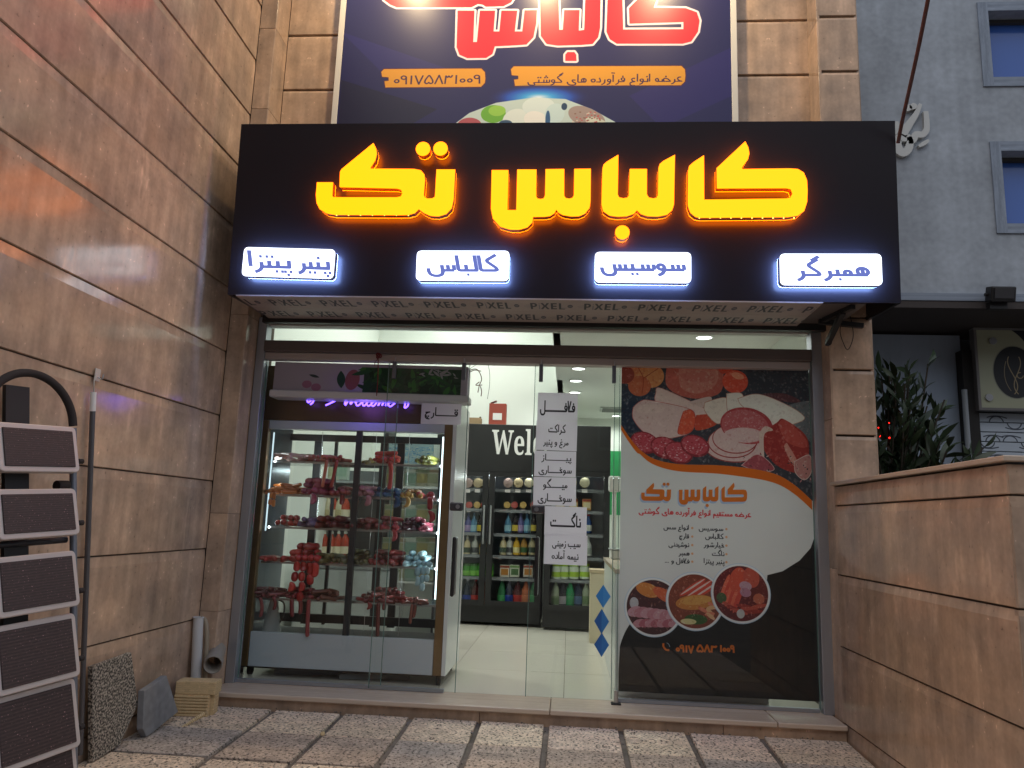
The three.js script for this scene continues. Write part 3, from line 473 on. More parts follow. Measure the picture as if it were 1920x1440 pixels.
// spotlights on short arms over the banner, out of the frame: their pools show at its upper edge
for (const x of [-1.32, -0.28, 0.62]) {
  const l = thing('banner_spotlight', 'small spotlight on an arm shining down over the top of the banner', 'lamp', [x, 5.5, 0.14], 0, 'spotlights above the banner');
  part(l, 'arm', CY(0.012, 0.012, 0.6), blackPaint, [0, 0.05, 0.3], [Math.PI / 2, 0, 0]);
  const head = part(l, 'lamp_head', CY(0.045, 0.06, 0.12), blackPaint, [0, 0, 0.6], [0.55, 0, 0]); part(head, 'light_bulb', new THREE.CircleGeometry(0.05, 20), std(0x222222, 0.5, { emissive: lin(9, 6.6, 3.6) }), [0, -0.0615, 0], [Math.PI / 2, 0, 0]);
  const s = new THREE.SpotLight(lin(1, 0.74, 0.42), 5.0, 0, 1.3, 0.7); s.shadow.radius = 2; s.castShadow = true; s.position.set(0, -0.08, 0.56); s.target.position.set(0, -1.2, 0.0); s.name = 'banner_lamp'; l.add(s, s.target);
}

// ---------- neighbour's lettering, floodlight, boards, shrub ----------
{
  const z = NZ + 0.02, mat = std(lin(0.55, 0.56, 0.54), 0.5), g = thing('wall_lettering', 'raised white calligraphy letters on the grey neighbour wall', 'lettering');
  const stroke = (pts, w) => { // a pen stroke of varying width, extruded
    const P = new THREE.CatmullRomCurve3(pts.map(([x, y]) => { const p = wz(1360 + x / 3.43, y / 3.43, z); return V(p.x, p.y, 0); })).getPoints(24), l = [], r = [];
    P.forEach((p, i) => { const t = P[Math.min(i + 1, 24)].clone().sub(P[Math.max(i - 1, 0)]).normalize(), k = i / 24, ww = Array.isArray(w) ? w[0] + (w[1] - w[0]) * k : w * (0.55 + 0.45 * Math.sin(Math.PI * k)); l.push(new THREE.Vector2(p.x - t.y * ww, p.y + t.x * ww)); r.push(new THREE.Vector2(p.x + t.y * ww, p.y - t.x * ww)); });
    part(g, 'letter', new THREE.ExtrudeGeometry(new THREE.Shape([...l, ...r.reverse()]), { depth: 0.03, bevelEnabled: false }), mat, [0, 0, z - 0.018]);
  };
  stroke([[1285, 720], [1292, 790], [1288, 845], [1262, 870], [1225, 868], [1200, 905], [1175, 905]], [0.018, 0.03]);
  stroke([[1190, 880], [1150, 895], [1115, 885], [1100, 920], [1112, 965], [1140, 985], [1172, 965], [1185, 915], [1178, 885]], 0.034);
  stroke([[1252, 672], [1225, 735], [1180, 800], [1130, 875]], [0.012, 0.036]); stroke([[1100, 785], [1102, 830], [1096, 870]], 0.02);
  stroke([[1240, 945], [1275, 925], [1305, 905]], 0.016); stroke([[1155, 690], [1172, 700], [1180, 715]], 0.03); stroke([[1190, 675], [1205, 690], [1212, 706]], 0.03);
}
{
  const z = NZ + 0.12, c = wz(1876, 552, z), g = thing('floodlight', 'black floodlight mounted at the foot of the grey neighbour wall', 'lamp', c.toArray());
  part(g, 'housing', BX(0.17, 0.11, 0.09, 0.012), blackPaint, [0, 0, 0], [0.25, 0, 0]); part(g, 'lens', BX(0.13, 0.075, 0.004), phys(lin(0.06, 0.06, 0.065), 0.15), [0, -0.005, 0.05], [0.25, 0, 0]); part(g, 'bracket', BX(0.12, 0.05, 0.05), blackPaint, [-0.01, -0.075, -0.04]);
  for (const s of [-1, 1]) part(g, 'knob', CY(0.012, 0.012, 0.02), blackPaint, [s * 0.092, 0, -0.01], [0, 0, Math.PI / 2]);
}
{
  const z = -1.3, a = wz(1600, 627, z), b = wz(1797, 627, z), g = thing('hoarding_panel', 'plain pale blue grey board standing behind the shrub', 'board', [(a.x + b.x) / 2, 0.05, z]);
  part(g, 'board', BX(b.x - a.x, a.y - 0.05, 0.03), std(0xffffff, 0.6, { map: concrete(168, 182, 200, 0.05) }), [0, (a.y - 0.05) / 2, 0]);
  const p = thing('dark_post', 'dark weathered post between the pale board and the round emblem sign', 'post', [wz(1812, 700, -1.22).x, 0.05, -1.22]); part(p, 'post', BX(0.1, 2.62, 0.1), std(lin(0.02, 0.018, 0.017), 0.8), [0, 1.31, 0]); part(p, 'pipe', CY(0.02, 0.02, 2.3), std(lin(0.3, 0.33, 0.36), 0.5), [-0.055, 1.15, 0.06]);
}
{
  const z = -1.15, a = wz(1826, 620, z), b = wz(1826, 765, z), w = 0.75, g = thing('emblem_sign', 'square cream sign with a dark round flourish emblem above the shutter', 'sign', [a.x, b.y, z]), h = a.y - b.y;
  const tex = canvasTex(512, 512 * h / w | 0, (k, cw, ch) => {
    k.fillStyle = '#a9ac92'; k.fillRect(0, 0, cw, ch); k.fillStyle = '#181c26'; k.beginPath(); k.moveTo(cw * 0.36, 0); k.quadraticCurveTo(cw * 0.62, ch * 0.2, cw * 0.64, ch); k.lineTo(cw, ch); k.lineTo(cw, 0); k.fill(); k.fillStyle = '#1a1c22'; k.strokeStyle = '#8a8d7c'; k.lineWidth = 10;
    k.beginPath(); k.ellipse(cw * 0.36, ch * 0.54, cw * 0.21, ch * 0.33, 0, 0, 7); k.stroke(); k.fill(); k.strokeStyle = '#a2906c'; k.lineWidth = 5; for (const s of [-1, 1]) { k.beginPath(); k.moveTo(cw * (0.36 + 0.02 * s), ch * 0.82); k.bezierCurveTo(cw * (0.36 - 0.1 * s), ch * 0.66, cw * (0.36 + 0.12 * s), ch * 0.5, cw * (0.36 + 0.05 * s), ch * 0.34); k.stroke(); } k.beginPath(); k.arc(cw * 0.41, ch * 0.58, cw * 0.03, 0, 5); k.stroke(); k.lineWidth = 3; k.beginPath(); k.moveTo(cw * 0.28, ch * 0.4); k.quadraticCurveTo(cw * 0.22, ch * 0.62, cw * 0.31, ch * 0.78); k.stroke();
  });
  part(g, 'sign_board', BX(w, h, 0.05), std(0xffffff, 0.5, { map: tex }), [w / 2, h / 2, 0]); part(g, 'frame', BX(w + 0.04, 0.02, 0.07), std(lin(0.2, 0.2, 0.2), 0.5), [w / 2, h + 0.01, 0]); part(g, 'frame', BX(0.02, h, 0.07), std(lin(0.16, 0.15, 0.15), 0.5), [-0.01, h / 2, 0]); part(g, 'frame', BX(w + 0.04, 0.02, 0.07), std(lin(0.16, 0.15, 0.15), 0.5), [w / 2, -0.01, 0]);
  for (const [x, y] of [[0.06, 0.08], [0.12, h - 0.09]]) part(g, 'bolt_cap', CY(0.028, 0.028, 0.02), steel, [x, y, 0.03], [Math.PI / 2, 0, 0]);
  const s = thing('roller_shutter', 'white slatted roller shutter with dark floral print', 'shutter', [wz(1815, 800, -1.24).x, 0.05, -1.24]), top = wz(1850, 774, -1.24).y - 0.05, n = 28, sl = top / n;
  const prints = [0, 1, 2, 3].map((v) => canvasTex(512, 40, (k, cw, ch) => { k.fillStyle = '#b9c4d0'; k.fillRect(0, 0, cw, ch); k.strokeStyle = '#3c4450'; k.lineWidth = 5; for (let i = 0; i < 3; i++) { const x = 70 + ((i * 173 + v * 97) % 420); k.beginPath(); k.arc(x, v % 2 ? 44 : -4, 30, 0, 7); k.stroke(); k.beginPath(); k.moveTo(x - 40, 20); k.quadraticCurveTo(x, v % 2 ? 4 : 36, x + 46, 22); k.stroke(); } }));
  for (let i = 0; i < n; i++) part(s, 'slat', BX(0.9, sl - 0.006, 0.02, 0.004), std(0xffffff, 0.5, { map: prints[i % 4] }), [0.46, sl * (i + 0.5), 0]);
}
{
  const base = V(2.2, 0.05, -0.6), g = thing('leafy_shrub', 'dark green leafy shrub growing behind the low stone wall', 'shrub', base.toArray());
  const leafGeo = [0.85, 1.1, 1.4].map((k) => { const s = new THREE.Shape(); s.moveTo(0, 0); s.quadraticCurveTo(0.032 * k, 0.05 * k, 0, 0.12 * k); s.quadraticCurveTo(-0.032 * k, 0.05 * k, 0, 0); const q = new THREE.ShapeGeometry(s, 4), P = q.attributes.position; for (let i = 0; i < P.count; i++) P.setZ(i, Math.abs(P.getX(i)) * 0.5 - P.getY(i) ** 2 * 2.2); q.computeVertexNormals(); return q; });
  const mats = [[0.028, 0.05, 0.022], [0.04, 0.062, 0.028], [0.02, 0.038, 0.02]].map((c) => phys(lin(...c), 0.42, { side: THREE.DoubleSide }));
  const tips = [], bark = std(lin(0.05, 0.04, 0.03), 0.9);
  part(g, 'trunk', tube([[0, 0, 0], [0.02, 0.5, 0.01], [0, 1.0, 0]], 0.022, 12, 7), bark);
  for (let i = 0; i < 84; i++) {
    const a = rnd(0, 6.28), r = rnd(0.12, 0.66), y = i < 16 ? rnd(1.95, 2.38) : rnd(1.2, 2.1), lim = y > 1.95 ? 0.72 : 1, end = V(Math.cos(a) * r * lim, y, Math.sin(a) * r * 0.7 * lim), st = V(0, Math.min(0.95, y - 0.4), 0);
    part(g, 'branch', tube([st, st.clone().lerp(end, 0.5).add(V(rnd(-0.05, 0.05), -0.04, 0)), end], 0.006, 10, 5), bark); tips.push([st, end]);
  }
  const far = []; let n = 0; tips.sort((p, q) => q[1].z - p[1].z);
  for (const [a, b] of tips) for (let i = 0; i < 22; i++) {
    const k = rnd(0.35, 1.04), p = a.clone().lerp(b, k), dir = b.clone().sub(a).normalize().add(V(rnd(-1, 1), rnd(-0.5, 0.8), rnd(-1, 1))).normalize(), q = new THREE.Quaternion().setFromUnitVectors(V(0, 1, 0), dir).multiply(new THREE.Quaternion().setFromAxisAngle(V(0, 1, 0), rnd(0, 6.28))), geo = pick(leafGeo);
    if (i % 22 > 12 && k > 0.6 && n < 290) { const m = part(g, 'leaf', geo, pick(mats)); m.position.copy(p); m.quaternion.copy(q); n++; } else far.push(geo.clone().applyMatrix4(new THREE.Matrix4().compose(p, q, V(1, 1, 1))));
  }
  part(g, 'foliage', mergeGeometries(far), mats[0]).userData.kind = 'stuff';
}
for (const [px, py, r] of [[1648, 817, 0.011], [1668, 821, 0.007], [1647, 802, 0.005], [1667, 793, 0.005]]) {
  const p = wz(px, py, -0.62), l = thing('red_lamp', 'small glowing red lamp seen through the shrub leaves', 'lamp', p.toArray(), 0, 'red lamps behind the shrub');
  part(l, 'light_bulb', new THREE.SphereGeometry(r, 12, 8), std(0x300000, 0.4, { emissive: lin(3, 0.06, 0.04) })); part(l, 'socket', CY(0.006, 0.006, 0.03), blackRubber, [0, 0, -r - 0.01], [Math.PI / 2, 0, 0]);
}
// ---------- shop interior ----------
const FL = 0.15, DROP = 2.8;
const plaster = std(lin(0.74, 0.77, 0.72), 0.75), ceilMat = std(lin(0.76, 0.77, 0.74), 0.8);
{
  const f = struct('floor'), tile = [[0.66, 0.62, 0.54], [0.64, 0.60, 0.52], [0.68, 0.635, 0.55]].map((c) => phys(lin(...c), 0.16));
  part(f, 'screed', BX(4.1, 0.1, 7), mortar, [-0.3, FL - 0.062, -3.55]);
  for (let i = 0; i < 5; i++) for (let j = 0; j < 9; j++) part(f, 'floor_tile', BX(0.797, 0.01, 0.797), pick(tile), [-2.35 + 0.4 + i * 0.8 - 0.06, FL - 0.006, -0.44 - j * 0.8]);
  const w = struct('wall_interior');
  part(w, 'side_wall', BX(0.1, 4.2, 7.1), plaster, [-2.4, 2.1, -3.62]); part(w, 'side_wall', BX(0.1, 4.2, 7.1), plaster, [1.79, 2.1, -3.7]);
  part(w, 'back_wall', BX(2.2, 4.2, 0.1), plaster, [-1.27, 2.1, -4.0]); part(w, 'passage_wall', BX(0.1, 4.2, 2.8), plaster, [-0.22, 2.1, -5.36]); part(w, 'back_wall', BX(1.95, 4.2, 0.1), plaster, [0.78, 2.1, -6.75]);
  part(w, 'front_wall', BX(4.0, 1.75, 0.1), plaster, [-0.3, 3.4, -0.2]);
  const gp = wz(1150, 890, -6.66); part(w, 'green_panel', BX(1.3, 0.95, 0.012), phys(lin(0.03, 0.30, 0.10), 0.35), [gp.x + 0.5, wz(1150, 905, -6.66).y, -6.68]);
  const c = struct('ceiling'); part(c, 'upper_ceiling', BX(4.1, 0.1, 6.9), ceilMat, [-0.3, 4.22, -3.7]); part(c, 'dropped_ceiling', BX(1.93, 0.08, 6.35), ceilMat, [0.79, DROP + 0.04, -3.53]); part(c, 'dropped_edge', BX(0.06, 1.4, 6.35), ceilMat, [-0.14, DROP + 0.7, -3.53]); part(c, 'dropped_edge', BX(1.86, 1.32, 0.06), ceilMat, [0.82, DROP + 0.74, -0.38]);
}
const lampFace = std(0x333333, 0.5, { emissive: lin(7, 7.3, 6.9) });
function downlight(x, y, z, label, power) {
  const l = thing('ceiling_light', label, 'lamp', [x, y, z], 0, 'recessed ceiling lights');
  part(l, 'trim', new THREE.TorusGeometry(0.072, 0.01, 8, 28), white, [0, -0.004, 0], [Math.PI / 2, 0, 0]); part(l, 'light_disc', new THREE.CircleGeometry(0.068, 28), lampFace, [0, -0.006, 0], [Math.PI / 2, 0, 0]);
  const s = new THREE.SpotLight(lin(0.96, 1, 0.93), power, 0, 1.45, 0.6); s.position.set(0, -0.02, 0); s.target.position.set(0, -2, 0); s.shadow.radius = 3; s.castShadow = true; s.name = 'ceiling_lamp'; l.add(s, s.target);
}
for (const [x, z] of [[0.065, -2.83], [0.043, -3.53], [0.037, -4.31], [0.66, -6.3], [1.1, -1.4], [1.1, -3.2], [1.1, -4.9]]) downlight(x, DROP, z, 'round recessed ceiling light in the low ceiling', 2.6);
for (const [x, z] of [[-1.6, -1.3], [-0.75, -1.3], [-1.6, -2.6], [-0.75, -2.6], [-1.2, -3.5]]) downlight(x, 4.168, z, 'round recessed ceiling light in the high ceiling above the coolers', 5.4);
{ const p = W(1140, 766, 'y', DROP), v = thing('ceiling_vent', 'grey rectangular air vent in the low ceiling', 'vent', [p.x + 0.2, DROP - 0.012, p.z]); part(v, 'frame', BX(0.62, 0.02, 0.34), std(lin(0.5, 0.52, 0.5), 0.6)); for (let i = 0; i < 6; i++) part(v, 'slat', BX(0.56, 0.008, 0.03), std(lin(0.3, 0.31, 0.3), 0.6), [0, -0.015, -0.125 + i * 0.05], [0.5, 0, 0]); }

// --- black upright coolers at the back
const coolGlass = phys(lin(0.95, 0.97, 0.97), 0, { transmission: 1, thickness: 0 }), darkIn = std(lin(0.03, 0.03, 0.032), 0.6), greyIn = std(lin(0.30, 0.33, 0.35), 0.6), ledWhite = std(0x333333, 0.5, { emissive: lin(5, 5.6, 6) });
const serif = await new FontLoader().loadAsync('fonts/droid/droid_serif_bold.typeface.json');
function upright(label, x0, x1, zf, yTop, doors, shelves, headY) {
  const g = thing('drinks_cooler', label, 'cooler', [x0, FL, zf]), w = x1 - x0, h = yTop - FL, d = 0.68, y = (v) => v - FL, base = 0.17;
  part(g, 'back_panel', BX(w - 0.06, h - 0.1, 0.03), greyIn, [w / 2, h / 2, -d + 0.016]); for (const x of [0.015, w - 0.015]) part(g, 'side_panel', BX(0.03, h - 0.06, d - 0.03), blackPaint, [x, h / 2 + 0.03, -d / 2]);
  part(g, 'header', BX(w, h - y(headY), d + 0.01, 0.006), blackPaint, [w / 2, (h + y(headY)) / 2, -d / 2 + 0.012]); part(g, 'base', BX(w, base, d, 0.006), blackPaint, [w / 2, base / 2 + 0.03, -d / 2]);
  part(g, 'led_lamp', BX(w - 0.14, 0.015, 0.02), ledWhite, [w / 2, y(headY) - 0.03, -0.09]);
  const lamp = new THREE.RectAreaLight(lin(0.9, 1, 1), 26, w - 0.14, 0.03); lamp.position.set(w / 2, y(headY) - 0.05, -0.09); lamp.rotation.x = -Math.PI / 2 - 0.35; lamp.name = 'cooler_lamp'; g.add(lamp);
  const dw = w / doors;
  for (let i = 0; i < doors; i++) {
    const a = i * dw, b = a + dw, t = 0.062, hh = y(headY) - base - 0.03, yc = base + 0.03 + hh / 2, door = part(g, 'door', mergeGeometries([at(BX(t, hh, 0.04), a + t / 2 + 0.003, yc, 0), at(BX(t, hh, 0.04), b - t / 2 - 0.003, yc, 0), at(BX(dw - 2 * t - 0.006, 0.05, 0.04), (a + b) / 2, yc + hh / 2 - 0.025, 0), at(BX(dw - 2 * t - 0.006, 0.05, 0.04), (a + b) / 2, yc - hh / 2 + 0.025, 0)]), blackPaint, [0, 0, 0.021]);
    part(door, 'pane', new THREE.PlaneGeometry(dw - 2 * t, hh - 0.1), coolGlass, [(a + b) / 2, yc, 0]);
    const hx = i % 2 || doors === 1 ? a + 0.035 : b - 0.035; part(door, 'handle', new THREE.CapsuleGeometry(0.011, 0.38, 4, 10), steel, [hx, 1.02, 0.045]);
  }
  for (const sy of shelves) { const s = part(g, 'shelf', BX(w - 0.07, 0.012, 0.5), std(lin(0.1, 0.105, 0.11), 0.4), [w / 2, y(sy) - 0.007, -0.34]); part(s, 'price_rail', BX(w - 0.08, 0.03, 0.006), std(lin(0.22, 0.23, 0.24), 0.5), [0, -0.012, 0.253]); }
  return g;
}
const zA = -3.19, zI = zA - 0.14, shelfPx = [917, 955, 1000, 1041, 1082, 1143], shA = shelfPx.map((p) => wz(950, p, zI).y);
const ax1 = wz(1017, 1000, zA).x, ax0 = ax1 - 1.16;
const coolerA = upright('black glass fronted cooler with white serif Welcome lettering on its header', ax0, ax1, zA, 2.235, 2, shA, wz(950, 886, zA).y);
{
  const size = 0.262, shapes = serif.generateShapes('Welcome', size), p = wz(921, 851, zA + 0.03);
  for (const s of shapes) part(coolerA, 'letter', new THREE.ExtrudeGeometry(s, { depth: 0.003, bevelEnabled: false, curveSegments: 6 }), white, [p.x - ax0, p.y - FL, 0.018]).scale.set(0.6, 1, 1);
}
const bx0 = wz(1021, 1000, -3.04).x, bx1 = wz(1143, 1000, -3.04).x, zB = -3.04, shB = [917, 957, 1000, 1043, 1086, 1146].map((p) => wz(1070, p, zB - 0.14).y);
upright('black single door cooler with a plain dark header beside the green wall', bx0, bx1, zB, 2.225, 1, shB, wz(1100, 885, zB).y);
// products: one of each kind, then copies
function product(kind, col, label, group, x, y, z, k = 1) {
  const key = kind + col.join(); product.made ??= {};
  let o = product.made[key];
  const name = { sauce: 'sauce_bottle', soda: 'soda_bottle', jar: 'food_jar', roll: 'meat_roll', flask: 'small_bottle', pack: 'food_pack' }[kind], [a, b, c] = col.map((h) => (Array.isArray(h) ? h : h));
  const cat = { sauce: 'bottle', soda: 'bottle', jar: 'jar', roll: 'meat roll', flask: 'bottle', pack: 'pack' }[kind];
  if (o) { o = copyOf(o, label, group); } else {
    o = product.made[key] = thing(name, label, cat, [0, 0, 0], 0, group);
    const mA = phys(a, 0.25), mB = std(b, 0.5), mC = std(c, 0.5);
    if (kind === 'sauce') { part(o, 'body', lathe([[0, 0], [0.036, 0], [0.038, 0.012], [0.038, 0.1], [0.03, 0.14], [0.013, 0.165], [0.012, 0.178]]), mA); part(o, 'cap', lathe([[0.014, 0.176], [0.014, 0.19], [0.006, 0.2], [0.004, 0.215], [0, 0.216]]), mB); part(o, 'label_band', CY(0.0385, 0.0385, 0.055), mC, [0, 0.055, 0]); }
    if (kind === 'soda') { part(o, 'body', lathe([[0, 0], [0.044, 0], [0.048, 0.02], [0.046, 0.1], [0.05, 0.14], [0.048, 0.19], [0.03, 0.25], [0.014, 0.285], [0.013, 0.3]]), mA); part(o, 'cap', CY(0.016, 0.016, 0.022), mB, [0, 0.308, 0]); part(o, 'label_band', lathe([[0.0475, 0.075], [0.049, 0.1], [0.0515, 0.14], [0.0505, 0.155]]), mC); }
    if (kind === 'jar') { part(o, 'body', lathe([[0, 0], [0.042, 0], [0.046, 0.01], [0.046, 0.105], [0.04, 0.118]]), mA); part(o, 'lid', CY(0.044, 0.044, 0.022), mB, [0, 0.127, 0]); part(o, 'label_band', CY(0.0465, 0.0465, 0.045), mC, [0, 0.045, 0]); }
    if (kind === 'roll') { part(o, 'body', new THREE.CapsuleGeometry(0.046, 0.2, 4, 16), mA, [0, 0.062, -0.1], [Math.PI / 2, 0, 0]); part(o, 'cut_face', CY(0.05, 0.05, 0.012, 24), mB, [0, 0.062, 0.045], [Math.PI / 2, 0, 0]); part(o, 'price_card', BX(0.055, 0.034, 0.002), mC, [0, -0.022, 0.075]); }
    if (kind === 'flask') { part(o, 'body', lathe([[0, 0], [0.028, 0], [0.03, 0.01], [0.03, 0.09], [0.012, 0.13], [0.011, 0.15]]), mA); part(o, 'cap', CY(0.013, 0.013, 0.025), mB, [0, 0.16, 0]); part(o, 'label_band', CY(0.0305, 0.0305, 0.05), mC, [0, 0.045, 0]); }
    if (kind === 'pack') { part(o, 'carton', BX(0.11, 0.14, 0.05, 0.003), mA, [0, 0.07, 0]); part(o, 'picture', BX(0.085, 0.07, 0.002), mB, [0, 0.06, 0.026]); part(o, 'band', BX(0.108, 0.026, 0.002), mC, [0, 0.12, 0.026]); }
  }
  o.position.set(x, y + 0.0005, z); o.scale.setScalar(k); return o;
}
const row = (pxs, py, zf, list, k = 1) => pxs.forEach((px, i) => { const p = wz(px, py, zf), [kind, col, label, group] = list[i % list.length]; product(kind, col, label, group, p.x, p.y, zf + (kind === 'roll' ? 0 : 0), k); });
const R_ = (a, b, l) => ['roll', [a, b, 0xe8e0dc], l, 'mortadella rolls on the top cooler shelf'];
row([878, 897, 912, 953, 972, 992], 917, zI, [R_(0x8f7468, 0xa58c82, 'brown mortadella roll on the top shelf of the Welcome cooler'), R_(0xa89068, 0xb8a47c, 'tan mortadella roll on the top shelf of the Welcome cooler'), R_(0x9c8a70, 0xc2b694, 'pale mortadella roll on the top shelf of the Welcome cooler')], 1.02);
row([880, 895, 908, 951, 965, 981, 1000], 955, zI, [['roll', [0x7a2a2a, 0xb05048, 0xd8c8c8], 'dark red salami end on the second shelf of the Welcome cooler', 'salami on the second shelf'], ['roll', [0xa8803a, 0xcaa860, 0xd8c8c8], 'yellow brown sausage end on the second shelf of the Welcome cooler', 'sausage ends on the second shelf']], 0.72);
row([877, 888, 900, 912, 952, 966, 976, 988, 1000], 1000, zI, [['flask', [0x5a5a8c, 0x3a3a66, 0x9a86b0], 'violet capped bottle on the third shelf of the Welcome cooler', 'violet bottles on the third shelf'], ['flask', [0x4c7c9c, 0x2a4a66, 0x88b0c0], 'pale blue bottle on the third shelf of the Welcome cooler', 'blue bottles on the third shelf'], ['flask', [0x241812, 0x1a1a1a, 0xc8b040], 'dark bottle with yellow label on the third shelf of the Welcome cooler', 'dark bottles on the third shelf']], 1.25);
row([875, 890, 905, 917, 943, 955, 968, 982, 997], 1041, zI, [['sauce', [0xc8b890, 0xe8e4d8, 0x3c4a38], 'cream dressing bottle with dark label on the sauce shelf', 'cream dressing bottles'], ['sauce', [0xa8aaa2, 0xe8e8e8, 0x3a3c40], 'grey dressing bottle on the sauce shelf', 'grey dressing bottles'], ['sauce', [0xd0a42c, 0xe0c040, 0xd8cc90], 'mustard yellow sauce bottle on the sauce shelf', 'yellow sauce bottles'], ['sauce', [0xb08440, 0x3f7a34, 0x2f5a30], 'tan sauce bottle with green label on the sauce shelf', 'green label sauce bottles']], 1.0);
row([875, 888, 900, 910, 917], 1082, zI, [['jar', [0x3f8a2c, 0x2c5a20, 0x6fae3c], 'green pickle jar on the shelf below the sauces', 'green pickle jars']], 1.02);
row([946, 965, 990], 1082, zI, [['pack', [0xd8d0c0, 0xb0742c, 0x8c3a20], 'white tray pack with brown picture beside the pickle jars', 'tray packs'], ['pack', [0xc8ccb8, 0x486a3c, 0x6a8c50], 'pale green food pack beside the pickle jars', 'green food packs']], 0.9);
row([875, 890, 908, 940, 953, 970, 985, 1000], 1143, zI, [['soda', [0x1c2438, 0xc8ccd8, 0x2440a0], 'dark soda bottle with blue label on the bottom shelf', 'blue label soda bottles'], ['soda', [0x4a1a1c, 0xb82a2a, 0xc23028], 'dark red soda bottle with red label on the bottom shelf', 'red label soda bottles'], ['soda', [0xb0603c, 0xd8d0c8, 0xd07a50], 'orange soda bottle on the bottom shelf', 'orange soda bottles'], ['soda', [0x2c6a44, 0xd8d8d8, 0x46a060], 'green soda bottle on the bottom shelf', 'green soda bottles']], 0.98);
const zIB = zB - 0.14;
row([1050, 1072, 1096], 917, zIB, [R_(0xa89a78, 0xcabf9c, 'round pale mortadella roll in the cooler beside the green wall')], 1.05);
row([1050, 1075, 1100], 957, zIB, [['pack', [0xc89a60, 0xd8c8a0, 0xa04030], 'tan food pack in the cooler beside the green wall', 'tan food packs']], 0.85);
row([1045, 1060, 1080, 1103], 1000, zIB, [['flask', [0x30508c, 0xc03030, 0xd8d8d0], 'blue bottle with red cap in the cooler beside the green wall', 'blue and red bottles']], 1.2);
row([1045, 1062, 1082, 1103], 1043, zIB, [['flask', [0xd0d4d0, 0xc8c8c8, 0xa8b0a8], 'pale bottle in the cooler beside the green wall', 'pale bottles']], 1.2);
row([1043, 1057, 1076, 1096], 1086, zIB, [['jar', [0xd4dccc, 0x96b82c, 0xa8c83c], 'white tub with lime green band below the paper notices', 'lime green tubs']], 1.12);
row([1041, 1054, 1068, 1084, 1098], 1146, zIB, [['soda', [0x9aa48c, 0xe0e0e0, 0x708c60], 'pale drink bottle at the bottom of the single door cooler', 'pale drink bottles'], ['soda', [0x2c2c34, 0xc8c8c8, 0xb0a8b0], 'black drink bottle at the bottom of the single door cooler', 'black drink bottles'], ['soda', [0x1f8c54, 0xdedede, 0x2a9a5c], 'bright green drink bottle at the bottom of the single door cooler', 'bright green drink bottles'], ['soda', [0x1c2c44, 0xb8c4d0, 0x4a6a90], 'navy drink bottle at the bottom of the single door cooler', 'navy drink bottles']], 0.98);
{ // on top of the Welcome cooler
  const y = 2.236, z = -3.42, a = wz(933, 790, z), b = thing('red_box', 'open red carton with white label standing on the black cooler', 'box', [a.x, y + 0.02, z]);
  part(b, 'carton', BX(0.19, 0.235, 0.1, 0.003), std(lin(0.30, 0.05, 0.03), 0.6), [0, 0.118, 0]); part(b, 'flap', BX(0.07, 0.004, 0.1), std(lin(0.22, 0.04, 0.03), 0.6), [-0.05, 0.255, 0], [0, 0, 0.4]); part(b, 'label_card', BX(0.1, 0.075, 0.002), white, [0, 0.09, 0.052]);
  const c = wz(890, 792, z); const w = thing('wooden_box', 'small wooden box on the black cooler beside the display case', 'box', [c.x, y, z]); part(w, 'box', BX(0.15, 0.09, 0.12, 0.004), std(lin(0.32, 0.22, 0.12), 0.7), [0, 0.046, 0]); part(w, 'knob', new THREE.SphereGeometry(0.012, 10, 8), blackPaint, [0.06, 0.1, 0]);
  const d = thing('wooden_board', 'thin wooden board under the red carton', 'board', [a.x - 0.02, y, z]); part(d, 'board', BX(0.3, 0.018, 0.16, 0.003), std(lin(0.42, 0.33, 0.2), 0.7), [0, 0.0105, 0]);
}
